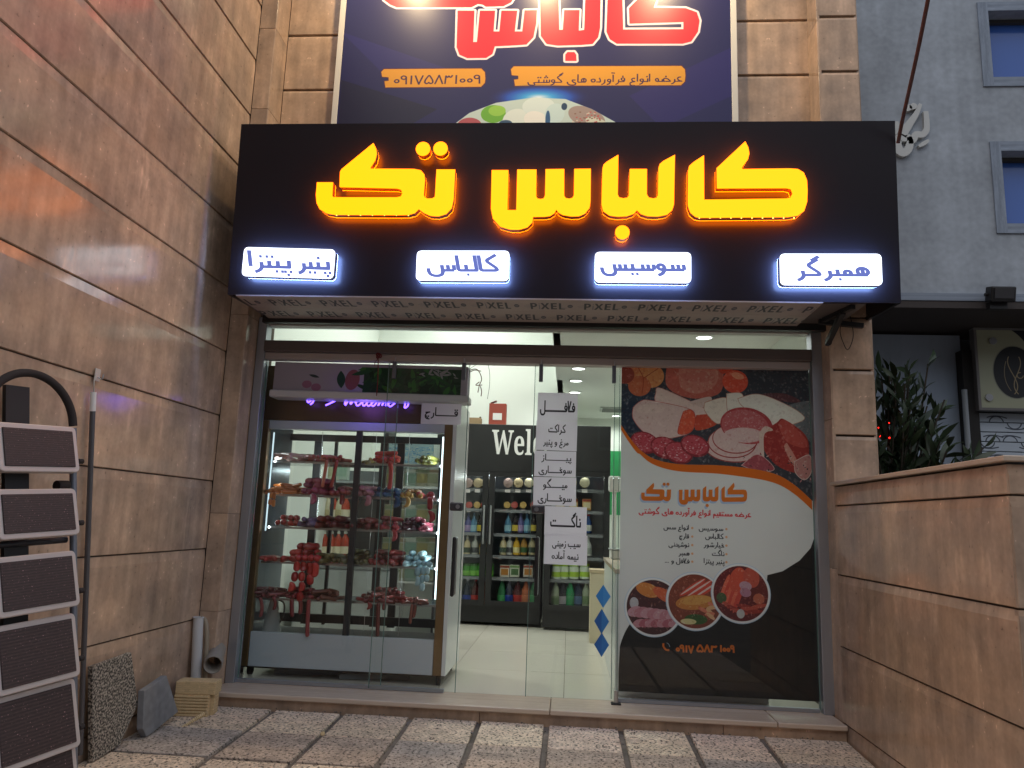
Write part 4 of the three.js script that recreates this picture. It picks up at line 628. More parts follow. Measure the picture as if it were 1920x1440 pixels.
// --- white counter, scale, cream box
{
  const X = W(1131, 1222, 'y', FL).x, zf = W(1131, 1222, 'y', FL).z, top = wz(1131, 1045, zf).y, g = thing('shop_counter', 'white shop counter standing behind the poster pane', 'counter', [X, FL, zf]), d = -zf - 0.16;
  part(g, 'body', BX(0.95, top - FL - 0.03, d), whiteGloss, [0.475, (top - FL - 0.03) / 2 + 0.001, d / 2]); part(g, 'worktop', BX(0.97, 0.03, d + 0.02, 0.006), marble, [0.475, top - FL - 0.014, d / 2]);
  const sp = wz(1146, 1043, zf + 0.25), sc = thing('counter_scale', 'white counter scale with a tall display post', 'scale', [sp.x + 0.02, top + 0.002, zf + 0.25]);
  part(sc, 'base', BX(0.22, 0.07, 0.2, 0.01), white, [0.08, 0.036, 0]); part(sc, 'post', CY(0.018, 0.02, 0.5), white, [0, 0.32, 0]); part(sc, 'display_head', BX(0.10, 0.135, 0.06, 0.02), white, [0, 0.62, 0]); part(sc, 'pan', BX(0.24, 0.012, 0.22, 0.004), steel, [0.08, 0.08, 0]);
  const c = wz(1122, 1145, zf - 0.5), bx = thing('cream_box', 'cream storage box on the floor beside the counter', 'box', [W(1121, 1205, 'y', FL).x, FL, zf - 0.55]); part(bx, 'box', BX(0.16, 0.62, 0.2, 0.006), std(lin(0.62, 0.54, 0.38), 0.6), [0.0, 0.311, 0]); part(bx, 'lid', BX(0.17, 0.03, 0.21, 0.004), std(lin(0.58, 0.46, 0.3), 0.6), [0, 0.637, 0]);
}
// --- blue diamond stickers on the door leaf
[[1131, 1118, 22, 'bright blue diamond sticker on the glass door, topmost of three', [0.03, 0.22, 0.62], [0.05, 0.26, 0.66]], [1128, 1165, 24, 'two tone blue diamond sticker on the glass door, middle of three', [0.015, 0.11, 0.40], [0.03, 0.18, 0.52]], [1128, 1209, 23, 'two tone blue diamond sticker on the glass door, lowest of three', [0.02, 0.12, 0.42], [0.03, 0.17, 0.50]]].forEach(([px, py, s, label, a, b]) => {
  const c = wz(px, py, 0.056), w = wz(px + 14, py, 0.056).x - c.x, h = c.y - wz(px, py + s, 0.056).y, g = thing('glass_sticker', label, 'sticker', c.toArray());
  [[-1, a], [1, b]].forEach(([k, col]) => part(g, 'facet', new THREE.ShapeGeometry(new THREE.Shape([[0, -h], [k * w, 0], [0, h]].map((p) => new THREE.Vector2(...p)))), phys(lin(...col), 0.6, { transmission: 0.25, thickness: 0, side: THREE.DoubleSide })));
});
// --- notices on the glass
function notice(x0, y0, x1, y1, lines, label, z, turn = 0) {
  const a = wz((x0 + x1) / 2, y0, z), b = wz((x0 + x1) / 2, y1, z), l = wz(x0, (y0 + y1) / 2, z), r = wz(x1, (y0 + y1) / 2, z), w = r.x - l.x, h = a.y - b.y;
  const t = canvasTex(384, Math.round(384 * h / w), (g, cw, ch) => { g.fillStyle = '#dedbe8'; g.fillRect(0, 0, cw, ch); for (let i = 0; i < 400; i++) { g.fillStyle = i % 2 ? 'rgba(255,255,255,.05)' : 'rgba(90,90,110,.04)'; g.fillRect(rnd(0, cw), rnd(0, ch), 6, 3); } for (const [s, xr, xl, y, size] of lines) fa(g, s, xr * cw, xl * cw, y * ch, size * ch, 0.14, '#23202c'); });
  const n = thing('paper_notice', label, 'notice', [(l.x + r.x) / 2, (a.y + b.y) / 2, z]), g = new THREE.PlaneGeometry(w, h, 10, 6), P = g.attributes.position;
  for (let i = 0; i < P.count; i++) P.setZ(i, 0.004 + 0.003 * Math.sin(P.getX(i) * 22 + y0) * (0.4 + P.getY(i) / h) + (P.getY(i) > h * 0.4 ? 0 : 0.002));
  g.computeVertexNormals(); n.rotation.z = turn;
  part(n, 'sheet', g, phys(0xffffff, 0.95, { map: t, transmission: 0.45, thickness: 0, side: THREE.DoubleSide }));
}
notice(1008, 737, 1083, 789, [['فلافـــــل', 0.94, 0.06, 0.66, 0.40]], 'paper notice reading falafel, topmost of the column on the door', 0.056);
notice(1005, 789, 1082, 845, [['کراکت', 0.72, 0.3, 0.38, 0.26], ['مرغ و پنیر', 0.80, 0.18, 0.80, 0.22]], 'paper notice with two printed lines below the falafel sheet', 0.058, -0.01);
notice(1002, 846, 1080, 894, [['پیـــــاز', 0.88, 0.16, 0.36, 0.26], ['سوخـــاری', 0.90, 0.10, 0.84, 0.28]], 'paper notice with onion rings text in the middle of the column', 0.056);
notice(1000, 895, 1080, 948, [['میـــگو', 0.80, 0.22, 0.36, 0.26], ['سوخـــاری', 0.90, 0.10, 0.84, 0.28]], 'paper notice with shrimp text beside the door lock', 0.058, 0.008);
notice(1021, 950, 1100, 1004, [['ناگـــت', 0.86, 0.14, 0.68, 0.40]], 'paper notice with one bold word, shifted right below the lock', 0.056);
notice(1020, 1003, 1101, 1059, [['سیب زمینی', 0.84, 0.18, 0.38, 0.24], ['نیمه آماده', 0.80, 0.18, 0.80, 0.24]], 'lowest paper notice of the column, reading potato', 0.058, -0.006);
notice(790, 757, 865, 796, [['قــــارچ', 0.92, 0.08, 0.58, 0.42]], 'paper notice reading mushroom below the hanging light box', 0.056);

// --- printed poster on the right pane
{
  const z = -0.016, tl = wz(1161, 686, z), br = wz(1536, 1312, z), x0 = wz(1163, 950, z).x, x1 = 1.526, yT = (tl.y + wz(1522, 692, z).y) / 2, yB = (br.y + wz(1168, 1300, z).y) / 2, M = 760, cw = Math.round((x1 - x0) * M), ch = Math.round((yT - yB) * M);
  const c = (px, py) => { const p = wz(px, py, z); return [(p.x - x0) * M, (yT - p.y) * M]; }, U = M / 288;
  const tex = canvasTex(cw, ch, (k) => {
    k.fillStyle = '#bdbdc2'; k.fillRect(0, 0, cw, ch);
    const line = (pts, close = true) => { k.beginPath(); pts.forEach((p, i) => { const q = c(...p); if (!i) k.moveTo(...q); else if (p.length === 2) k.lineTo(...q); }); if (close) k.closePath(); };
    const curve = (pts) => { const q = pts.map((p) => c(...p)), cv = new THREE.SplineCurve(q.map((p) => new THREE.Vector2(...p))).getPoints(pts.length * 12); k.beginPath(); cv.forEach((p, i) => k[i ? 'lineTo' : 'moveTo'](p.x, p.y)); };
    const blob = (pts, col, edge, lw = 1.2) => { curve([...pts, pts[0]]); k.closePath(); k.fillStyle = col; k.fill(); if (edge) { k.strokeStyle = edge; k.lineWidth = lw * U; k.stroke(); } };
    const Z = (pts) => pts.map(([x, y]) => [1140 + x / 4.236, 660 + y / 4.236]);
    const ell = (x, y, rx, ry, col, rot = 0) => { k.save(); k.translate(...c(x, y)); k.rotate(rot); k.fillStyle = col; k.beginPath(); k.ellipse(0, 0, rx * U, ry * U, 0, 0, 7); k.fill(); k.restore(); };
    // photo part, bounded below by the orange wave
    const wave = Z([[92, 560], [180, 690], [260, 780], [370, 850], [560, 890], [880, 900], [1130, 925], [1330, 970], [1480, 1055], [1620, 1180]]);
    k.save(); curve(wave); { const q = wave.map((p) => c(...p)); k.lineTo(cw + 5, q[q.length - 1][1]); k.lineTo(cw + 5, -5); k.lineTo(-5, -5); k.lineTo(-5, q[0][1]); } k.closePath(); k.clip();
    k.fillStyle = '#23262e'; k.fillRect(0, 0, cw, ch);
    blob(Z([[92, 300], [400, 330], [420, 460], [200, 640], [92, 560]]), '#1c2533'); blob(Z([[1100, 90], [1640, 90], [1640, 420], [1460, 420], [1110, 330]]), '#20242d'); blob(Z([[1300, 460], [1640, 400], [1640, 720], [1500, 600]]), '#4a4e54');
    blob(Z([[1230, 330], [1400, 330], [1530, 390], [1450, 400], [1280, 370]]), '#40242a');
    for (const [x, y, r, col] of [[210, 170, 110, '#a85638'], [340, 190, 105, '#b56440'], [250, 270, 90, '#9a4a32'], [130, 180, 80, '#6a2c24']]) ell(1140 + x / 4.236, 660 + y / 4.236, r / 4.236, r / 4.6, col);
    k.strokeStyle = '#6c3020'; k.lineWidth = 1.4 * U; curve(Z([[230, 110], [280, 210], [270, 330]])); k.stroke(); curve(Z([[280, 210], [400, 130]])); k.stroke();
    blob(Z([[470, 90], [870, 90], [915, 210], [880, 330], [700, 370], [540, 330], [460, 250]]), '#8c443c'); blob(Z([[560, 110], [840, 120], [860, 250], [720, 330], [580, 280]]), '#a05a52'); blob(Z([[560, 180], [700, 150], [840, 180], [820, 230], [640, 230]]), '#96504a');
    ell(1140 + 1010 / 4.236, 660 + 235 / 4.236, 100 / 4.236, 93 / 4.236, '#c43a2a'); ell(1140 + 1030 / 4.236, 660 + 190 / 4.236, 50 / 4.236, 26 / 4.236, '#dd6a55', 0.3); blob(Z([[860, 100], [1010, 100], [980, 150], [900, 170]]), '#a83426');
    // rolled ham
    blob(Z([[380, 320], [430, 290], [800, 470], [830, 560], [700, 590], [400, 420]]), '#c79a94', '#8c5450'); blob(Z([[700, 500], [820, 500], [860, 575], [700, 620]]), '#9a3424');
    blob(Z([[200, 440], [260, 390], [340, 385], [640, 450], [690, 520], [650, 640], [430, 690], [290, 640], [200, 530]]), '#b88a88', '#8a4a48'); blob(Z([[600, 470], [660, 460], [695, 530], [660, 630], [560, 650], [570, 560]]), '#c0402c', '#8a2c22'); blob(Z([[250, 420], [430, 420], [420, 480], [240, 480]]), '#c49a94');
    // pale slices
    blob(Z([[630, 400], [800, 355], [820, 390], [760, 440], [690, 420]]), '#b08680'); blob(Z([[770, 400], [940, 365], [960, 500], [870, 570], [770, 470]]), '#cdb8a8', '#8c5c50'); blob(Z([[940, 330], [1060, 330], [1080, 440], [960, 490]]), '#d5c6ba', '#8f6055'); blob(Z([[1030, 370], [1200, 335], [1440, 430], [1560, 520], [1480, 570], [1330, 590], [1080, 440]]), '#d6cbc2', '#93655a'); blob(Z([[1110, 420], [1300, 400], [1480, 500], [1330, 530]]), '#ded5cc');
    // sausage slices
    for (const [x, y, rx, ry] of [[1000, 760, 215, 110], [985, 720, 180, 115], [1010, 690, 170, 110]]) { ell(1140 + x / 4.236, 660 + y / 4.236, rx / 4.236 + 1.6, ry / 4.236 + 1.6, '#6c2a2a'); ell(1140 + x / 4.236, 660 + y / 4.236 - 0.6, rx / 4.236, ry / 4.236, '#b58584'); }
    ell(1140 + 1100 / 4.236, 660 + 585 / 4.236, 48, 34, '#7a2c30', 0.15); ell(1140 + 1090 / 4.236, 660 + 590 / 4.236, 43, 31, '#8d4448', 0.15); ell(1140 + 1080 / 4.236, 660 + 660 / 4.236, 36, 14, '#b48080'); for (let i = 0; i < 160; i++) ell(1140 + rnd(930, 1240) / 4.236, 660 + rnd(470, 690) / 4.236, 0.7, 0.5, pick(['#b07074', '#a0585c', '#c89a98']));
    // salami
    for (const [x, y] of [[290, 720], [450, 760], [560, 800], [690, 745]]) { ell(1140 + x / 4.236, 660 + y / 4.236, 27, 20, '#5c1820', 0.3); ell(1140 + x / 4.236, 660 + y / 4.236 - 1, 24, 17, '#82303a', 0.3); for (let i = 0; i < 46; i++) { const a = rnd(0, 6.28), r = Math.sqrt(rnd()) * 21; ell(1140 + x / 4.236 + Math.cos(a) * r, 660 + y / 4.236 + Math.sin(a) * r * 0.7, rnd(0.7, 2.2), rnd(0.6, 1.4), pick(['#a86068', '#b87a80', '#6a1c26'])); } }
    // cured ham
    blob(Z([[1230, 640], [1340, 560], [1400, 535], [1580, 680], [1580, 900], [1500, 960], [1340, 900], [1230, 760]]), '#6f221f'); blob(Z([[1350, 570], [1410, 540], [1570, 690], [1560, 760], [1430, 720], [1380, 650]]), '#8c3630'); blob(Z([[1420, 720], [1500, 860], [1470, 900], [1400, 760]]), '#a8625a'); blob(Z([[1480, 870], [1600, 820], [1615, 950], [1560, 1015], [1490, 960]]), '#8a5a58', '#b58c84'); blob(Z([[1200, 640], [1250, 590], [1310, 620], [1240, 660], [1240, 860], [1205, 760]]), '#b88c80'); blob(Z([[1060, 900], [1160, 820], [1230, 830], [1320, 930], [1200, 950]]), '#70323a', '#a87878');
    for (let i = 0; i < 70; i++) ell(1140 + rnd(1070, 1620) / 4.236, 660 + rnd(820, 1080) / 4.236, rnd(0.8, 3), rnd(0.5, 1.2), pick(['#3a1a1c', '#8c5a5c', '#1c1c20', '#a47a74']), rnd(0, 3));
    for (let i = 0; i < 5200; i++) { const x = rnd(1163, 1534), y = rnd(686, 930), s = rnd(0.4, 2.2); k.globalAlpha = rnd(0.03, 0.13); ell(x, y, s * rnd(0.6, 2.4), s, pick(['#fff0e6', '#1a0c0c', '#5a1c1c', '#e8b8a8']), rnd(0, 3)); } k.globalAlpha = 1;
    k.restore();
    { const q = wave.map((p) => new THREE.Vector2(...c(...p))), cv = new THREE.SplineCurve(q).getPoints(140); const th = (t) => (4 + 13 * Math.min(1, t * 1.6)) * U; k.beginPath(); cv.forEach((p, i) => k[i ? 'lineTo' : 'moveTo'](p.x, p.y)); for (let i = cv.length - 1; i >= 0; i--) k.lineTo(cv[i].x - (i < 30 ? 3 * U : 0), cv[i].y + th(i / 140)); k.closePath(); k.fillStyle = '#b54808'; k.fill(); }
    // black field below
    const Y = (pts) => pts.map(([x, y]) => [1140 + x / 3.79, 980 + y / 3.79]);
    k.fillStyle = '#0b0b0c'; k.beginPath(); { const q = Y([[1475, 80], [1440, 180], [1360, 270], [1240, 345], [1133, 372]]).map((p) => c(...p)); k.moveTo(cw + 4, q[0][1] - 60 * U); k.lineTo(...q[0]); for (let i = 1; i < q.length; i++) k.lineTo(...q[i]); const r = Y([[160, 715], [110, 780], [84, 880]]).map((p) => c(...p)); for (const p of Y([[1120, 480], [943, 503], [617, 558], [322, 600]])) k.lineTo(...c(...p)); k.lineTo(...r[0]); k.quadraticCurveTo(...r[1], ...r[2]); k.lineTo(-4, ch + 4); k.lineTo(cw + 4, ch + 4); } k.closePath(); k.fill();
    for (const [x, y, rr, set] of [[322, 600, 180, 0], [617, 558, 178, 1], [943, 503, 182, 2]]) {
      const px = 1140 + x / 3.79, py = 980 + y / 3.79, r = rr / 3.79; ell(px, py, r + 4.6, r + 4.6, '#7fa6d0'); ell(px, py, r + 3.4, r + 3.4, '#d2d2da'); k.save(); k.beginPath(); k.arc(...c(px, py), r * U, 0, 7); k.clip();
      k.fillStyle = ['#331a1c', '#5a2c20', '#48181a'][set]; k.fillRect(0, 0, cw, ch);
      if (set === 0) { ell(px - 10, py - 32, 22, 12, '#a45a2c', 0.3); ell(px + 22, py - 22, 24, 10, '#a4442c', 0.5); ell(px - 36, py - 8, 8, 10, '#8c8c9a'); for (let i = 0; i < 7; i++) ell(px - 34 + i * 12, py + 8 + i * 1.5, 14, 9, i % 2 ? '#8c5a64' : '#9c6a74', -0.3); for (let i = 0; i < 7; i++) ell(px - 26 + i * 11, py + 30, 12, 7, i % 2 ? '#7a4450' : '#90606a', -0.3); }
      if (set === 1) { for (let i = 0; i < 3; i++) { ell(px - 4 + i * 12, py - 26 + i * 3, 28, 5, '#a83428', -0.6); ell(px - 4 + i * 12, py - 27 + i * 3, 26, 1.6, '#c8a098', -0.6); } ell(px, py + 2, 34, 13, '#9a5a2c', -0.12); ell(px + 2, py - 2, 28, 8, '#b06e3a', -0.12); for (let i = 0; i < 6; i++) ell(px + 14 + rnd(0, 22), py + 8 + i * 4, 9, 3.4, i % 2 ? '#c07a5c' : '#b85a48', rnd(-0.8, 0.8)); ell(px + 2, py + 34, 20, 9, '#27401f'); ell(px - 12, py + 38, 14, 5, '#b8a86c'); }
      if (set === 2) { for (let i = 0; i < 6; i++) ell(px - 30 + i * 5, py - 10 + i * 4, 4.2, 26, i % 2 ? '#a8342a' : '#c04a38', 0.35); ell(px - 6, py - 26, 14, 22, '#a63a2c', 0.3); ell(px + 20, py - 30, 14, 18, '#8c3a30', -0.2); ell(px + 9, py - 14, 11, 8, '#8a6a78', 0.2); ell(px + 9, py - 2, 10, 8, '#7c5a6a', 0.2); ell(px - 36, py + 8, 9, 9, '#33422a'); for (let i = 0; i < 7; i++) ell(px - 20 + i * 9, py + 24 + (i % 3) * 5, 15, 3.6, i % 2 ? '#6c2420' : '#8a3a30', 0.5 - i * 0.12); ell(px, py + 38, 7, 8, '#9a9aa0'); ell(px + 34, py + 10, 10, 9, '#8a4838'); }
      for (let i = 0; i < 420; i++) { k.globalAlpha = rnd(0.05, 0.2); ell(px + rnd(-48, 48), py + rnd(-48, 48), rnd(0.5, 3), rnd(0.4, 1.4), pick(['#ffe6d8', '#140808', '#d88c70', '#5c1a18']), rnd(0, 3)); } k.globalAlpha = 1;
      k.restore();
    }
    // lettering
    const logo = (dx, dy, col) => { k.fillStyle = col; const from = [592, 1515], to = [1202, 1401], sx = (to[1] - to[0]) / (from[1] - from[0]), map = (x, y) => c(to[0] + (x - from[0]) * sx + dx, 905 + (y - 268) * 0.252 + dy + (x - 592) * 0.001); for (const key of Object.keys(TRACE)) { const [ox, oy, sc, pts] = TRACE[key]; k.beginPath(); pts.forEach(([x, y], i) => k[i ? 'lineTo' : 'moveTo'](...map(ox + x / sc, oy + y / sc))); k.closePath(); k.fill(); } for (const [x, y, r] of DOTS) { const q = map(x, y); k.beginPath(); k.arc(...q, r * sx * U, 0, 7); k.fill(); } };
    for (let i = 5; i >= 1; i--) logo(-0.5 * i, 0.75 * i, '#7588c0'); logo(0, 0, '#b64e14');
    const txt = (s, xr, xl, y, size, col, w = 0.16) => { const a = c(xr, y), b = c(xl, y); fa(k, s, a[0], b[0], a[1], size * U, w, col); };
    txt('عرضه مستقیم انواع فرآورده های گوشتی', 1408, 1197, 969, 10.5, '#b02a30', 0.19);
    [['سوسیس', 1356, 1310, 995], ['کالباس', 1357, 1322, 1010], ['خیارشور', 1358, 1319, 1026], ['ناگت', 1358, 1335, 1042], ['پنیر پیتزا', 1358, 1319, 1057]].forEach(([s, a, b, y]) => { txt(s, a, b, y, 9, '#1c1c22', 0.17); ell(1362, y - 3, 2.2, 2.2, '#c4765a'); });
    [['انواع سس', 1292, 1244, 993], ['قارچ', 1292, 1273, 1009], ['نوشیدنی', 1292, 1253, 1025], ['همبر', 1293, 1272, 1041], ['فلافل و ...', 1293, 1246, 1056]].forEach(([s, a, b, y]) => { txt(s, a, b, y, 9, '#1c1c22', 0.17); ell(1298, y - 3, 2.2, 2.2, '#c4765a'); });
    for (const [s, xl, xr] of [['۰۹۱۷', 1267, 1301], ['۵۸۳', 1306, 1345], ['۱۰۰۹', 1349, 1378]]) txt(s, xr, xl, 1224, 16, '#b64e14', 0.2);
    k.strokeStyle = '#b64e14'; k.lineWidth = 3.4 * U; curve([[1244, 1206], [1244, 1212], [1249, 1218], [1255, 1219]]); k.stroke(); k.lineWidth = 1 * U; k.strokeStyle = '#6c7a8c'; curve([[1250, 1205], [1254, 1208], [1256, 1213]]); k.stroke();
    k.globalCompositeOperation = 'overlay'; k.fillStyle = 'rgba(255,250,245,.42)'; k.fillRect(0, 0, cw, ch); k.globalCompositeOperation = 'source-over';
  });
  const g = thing('printed_poster', 'large glossy poster of sliced meats with orange wave and black foot on the right pane', 'poster', [(x0 + x1) / 2, yB, z]);
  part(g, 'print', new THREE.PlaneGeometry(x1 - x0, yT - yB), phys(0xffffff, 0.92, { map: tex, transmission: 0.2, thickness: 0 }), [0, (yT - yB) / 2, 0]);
}
// ---------- sausage display cooler behind the left panes ----------
const DZ = -0.16, DX0 = wz(478, 900, DZ).x, DX1 = wz(852, 900, DZ).x, DB = wz(640, 1258, DZ).y;
const bronze = std(lin(0.26, 0.17, 0.08), 0.34, { metalness: 0.7 }), bronzeDark = std(lin(0.10, 0.062, 0.03), 0.4, { metalness: 0.5 }), cabinet = phys(lin(0.50, 0.55, 0.60), 0.3), darkSteel = std(lin(0.06, 0.065, 0.075), 0.35, { metalness: 0.6 });
const dispY = { panelTop: wz(640, 1192, DZ).y, glassTop: wz(640, 807, DZ).y, headBot: wz(640, 791, DZ).y, headTop: 2.235, sideTop: 2.04 };
const shelfRows = [868, 931, 992, 1058, 1127].map((p) => wz(650, p, -0.26).y);
{
  const g = thing('display_cooler', 'white and bronze glass display cooler full of sausages behind the left pane', 'cooler', [DX0, 0, DZ]), w = DX1 - DX0, d = 0.62, mid = (a, b) => (a + b) / 2;
  part(g, 'bottom_panel', BX(w - 0.15, dispY.panelTop - DB, 0.04, 0.004), cabinet, [w / 2 - 0.01, mid(dispY.panelTop, DB), -0.022]);
  part(g, 'floor_tray', BX(w - 0.02, 0.04, d - 0.06), darkSteel, [w / 2, dispY.panelTop - 0.06, -d / 2]);
  part(g, 'chassis', BX(w - 0.02, 0.05, d - 0.06), std(lin(0.05, 0.04, 0.035), 0.6), [w / 2, DB + 0.012, -d / 2]);
  part(g, 'corner_post', BX(0.055, dispY.headBot - DB, 0.05, 0.004), bronze, [0.035, mid(dispY.headBot, DB), -0.024]); part(g, 'corner_post', BX(0.055, dispY.headBot - DB, 0.05, 0.004), bronze, [w - 0.056, mid(dispY.headBot, DB), -0.024]);
  part(g, 'top_rail', BX(w - 0.15, dispY.headBot - dispY.glassTop, 0.045, 0.004), cabinet, [w / 2 - 0.01, mid(dispY.headBot, dispY.glassTop), -0.024]);
  part(g, 'header', BX(w - 0.04, dispY.headTop - dispY.headBot - 0.004, 0.04, 0.004), bronzeDark, [w / 2 - 0.01, mid(dispY.headTop, dispY.headBot), -0.018]);
  part(g, 'roof', BX(w - 0.02, 0.03, d), cabinet, [w / 2, dispY.headBot + 0.02, -d / 2 - 0.04]);
  const sh = new THREE.Shape([[0, DB], [-d, DB], [-d, dispY.sideTop - 0.02], [-0.1, dispY.sideTop], [0, dispY.sideTop - 0.11]].map((p) => new THREE.Vector2(...p)));
  const side = part(g, 'side_panel', new THREE.ExtrudeGeometry(sh, { depth: 0.026, bevelEnabled: false }), whiteGloss, [w - 0.027, 0, 0]); side.rotation.y = -Math.PI / 2; side.position.set(w, 0, 0); side.scale.x = 1;
  part(g, 'side_panel', BX(0.012, dispY.headBot - DB, d - 0.06), phys(lin(0.35, 0.4, 0.44), 0.12, { metalness: 0.5 }), [0.008, mid(dispY.headBot, DB), -d / 2 - 0.02]);
  const mx = wz(662, 970, DZ).x - DX0; part(g, 'mullion', BX(0.04, dispY.glassTop - dispY.panelTop, 0.03), darkSteel, [mx, mid(dispY.glassTop, dispY.panelTop), -0.024]);
  for (const [a, b] of [[0.065, mx - 0.02], [mx + 0.02, w - 0.085]]) part(g, 'pane', new THREE.PlaneGeometry(b - a, dispY.glassTop - dispY.panelTop), coolGlass, [mid(a, b), mid(dispY.glassTop, dispY.panelTop), -0.016]);
  for (const x of [0.16, 0.30, mx - 0.03, mx + 0.10, w - 0.14]) part(g, 'rear_post', BX(x === 0.30 ? 0.02 : 0.055, dispY.glassTop - dispY.panelTop + 0.03, 0.03), darkSteel, [x + 0.07, mid(dispY.glassTop, dispY.panelTop), -d + 0.03]);
  part(g, 'rear_rail', BX(w - 0.04, 0.06, 0.03), darkSteel, [w / 2, dispY.panelTop + 0.03, -d + 0.06]); part(g, 'rear_rail', BX(w - 0.04, 0.05, 0.03), darkSteel, [w / 2, dispY.glassTop, -d + 0.06]);
  part(g, 'rear_pane', new THREE.PlaneGeometry(w - 0.1, dispY.glassTop - dispY.panelTop), coolGlass, [w / 2, mid(dispY.glassTop, dispY.panelTop), -d + 0.035]);
  for (const y of shelfRows) { const s = part(g, 'shelf', BX(w - 0.14, 0.008, 0.36), phys(lin(0.20, 0.25, 0.27), 0.1, { metalness: 0.3 }), [w / 2 - 0.01, y - 0.005, -0.27]); part(s, 'shelf_edge', BX(w - 0.14, 0.014, 0.008), steel, [0, 0, 0.184]); }
  for (const x of [w * 0.3, w * 0.58, w * 0.75]) part(g, 'hang_wire', CY(0.002, 0.002, dispY.glassTop - dispY.panelTop, 6), steel, [x, mid(dispY.glassTop, dispY.panelTop), -0.11]);
  for (const [x, s] of [[w - 0.1, -1], [0.082, 1]]) {
    const h = (dispY.glassTop - dispY.panelTop) * (s < 0 ? 0.8 : 0.5), yc = dispY.glassTop - h / 2 - 0.02; part(g, 'led_lamp', CY(0.005, 0.005, h, 10), std(0x333333, 0.5, { emissive: s < 0 ? lin(2.4, 2.8, 2.9) : lin(0.8, 1.0, 1.1) }), [x, yc, -0.06]);
    const l = new THREE.RectAreaLight(lin(0.88, 1, 1), s < 0 ? 60 : 30, 0.012, h); l.position.set(x + s * 0.012, yc, -0.075); l.rotation.y = s < 0 ? Math.PI / 2 : -Math.PI / 2; l.rotation.y += s < 0 ? -0.5 : 0.5; l.name = 'display_lamp'; g.add(l);
  }
  for (const [x, z] of [[0.06, -0.07], [w - 0.05, -0.05], [w - 0.05, -d + 0.06], [0.06, -d + 0.06]]) { const c = part(g, 'caster', mergeGeometries([CY(0.034, 0.034, 0.024, 18).rotateZ(Math.PI / 2)]), blackRubber, [x, FL + 0.035, z]); part(c, 'fork', BX(0.034, 0.045, 0.04, 0.004), std(lin(0.12, 0.12, 0.12), 0.5), [0, 0.03, -0.012]); }
}
// sausages: every bunch is a thing, every sausage a part
const skin = (c, r = 0.28) => phys(c, r, { clearcoat: 0.5, clearcoatRoughness: 0.2 });
const capsule = {};
// a slightly bent sausage with tapered ends, a few bends of each size
function cap(r, l) {
  const set = (capsule[r.toFixed(4) + '_' + l.toFixed(3)] ??= [0, 0.5, 1.1].map((bend) => {
    const g = new THREE.CapsuleGeometry(r, l, 3, 8, 4), P = g.attributes.position, H = l / 2 + r;
    for (let i = 0; i < P.count; i++) { const t = P.getY(i) / H; P.setX(i, P.getX(i) + bend * r * (1 - t * t) - bend * r * 0.5); }
    g.computeVertexNormals(); return g;
  }));
  return pick(set);
}
function bunch(label, a, b, shelf, colors, r, len, layers, hangs = [], along = 'z') {
  const y = shelfRows[shelf], x0 = wz(a, 900, -0.27).x, x1 = wz(b, 900, -0.27).x, g = thing('sausage_bunch', label, 'sausages', [(x0 + x1) / 2, y, -0.27], 0, 'sausages in the display cooler'), ms = colors.map((c) => skin(c)), w = x1 - x0;
  for (let L = 0; L < layers; L++) {
    const ww = w * (1.06 - 0.2 * L), n = Math.max(2, Math.floor(ww / (along === 'z' ? r * 1.75 : r * 2.4)));
    for (let i = 0; i < n; i++) {
      const x = -ww / 2 + r + (ww - 2 * r) * (i + rnd(-0.25, 0.25)) / (n - 1), m = part(g, 'sausage', cap(r * pick([0.9, 1, 1.08]), len), pick(ms), [x, r + L * r * 1.6 + rnd(0, 0.006), along === 'z' ? 0.09 - len / 2 - r + rnd(-0.03, 0.02) - L * 0.012 : rnd(-0.05, 0.09)]);
      m.rotation.order = 'YXZ';
      if (along === 'z') m.rotation.set(Math.PI / 2 + rnd(-0.12, 0.05), rnd(-0.4, 0.4), 0); else m.rotation.set(Math.PI / 2 + rnd(-0.22, 0.1), rnd(0.3, 1.3) * pick([-1, 1]), 0);
    }
  }
  for (const [hx, drop, k] of hangs) {
    const X = wz(hx, 940, -0.15).x - (x0 + x1) / 2, n = k ?? 1, l = drop / n, rr = Math.min(r, l * 0.36); let px = X, sway = rnd(-0.16, 0.16);
    for (let i = 0; i < n; i++) { part(g, 'sausage', cap(rr, Math.max(0.008, l - 2 * rr)), pick(ms), [px, 0.012 - l * (i + 0.5), 0.108 + rnd(0, 0.006)], [rnd(-0.06, 0.06), rnd(0, 3), sway]); px += Math.sin(sway) * l; sway += rnd(-0.14, 0.14); }
    part(g, 'sausage', cap(rr, 0.05), ms[0], [X, rr + 0.006, 0.075], [Math.PI / 2 - 0.25, 0, 0]);
  }
}
const B = bunch;
B('pale pink white sausages on the top shelf', 526, 578, 0, [0xd8b4ac, 0xcfa49c], 0.014, 0.11, 2, [], 'x');
B('thin orange red sausages draped over the top shelf with two long pink links', 580, 646, 0, [0xb8584c, 0xc87058, 0xa84a44], 0.012, 0.1, 2, [[604, 0.19], [622, 0.19]], 'x');
B('thin yellow sausages on the top shelf behind the mullion', 682, 708, 0, [0xb0a058], 0.012, 0.1, 1, [], 'x');
B('heap of bright red sausages with one hanging down from the top shelf', 706, 750, 0, [0xc4302a, 0xb02a26, 0xd04434], 0.017, 0.08, 3, [[728, 0.19]], 'x');
B('olive green sausages showing round ends on the top shelf', 783, 814, 0, [0x8c8c48, 0x7a7c3c], 0.017, 0.16, 2);
B('orange sausage links trailing over the second shelf', 510, 572, 1, [0xc8763a, 0xb86a34, 0xd88c50], 0.014, 0.08, 3, [[512, 0.1, 2], [507, 0.09, 2]], 'x');
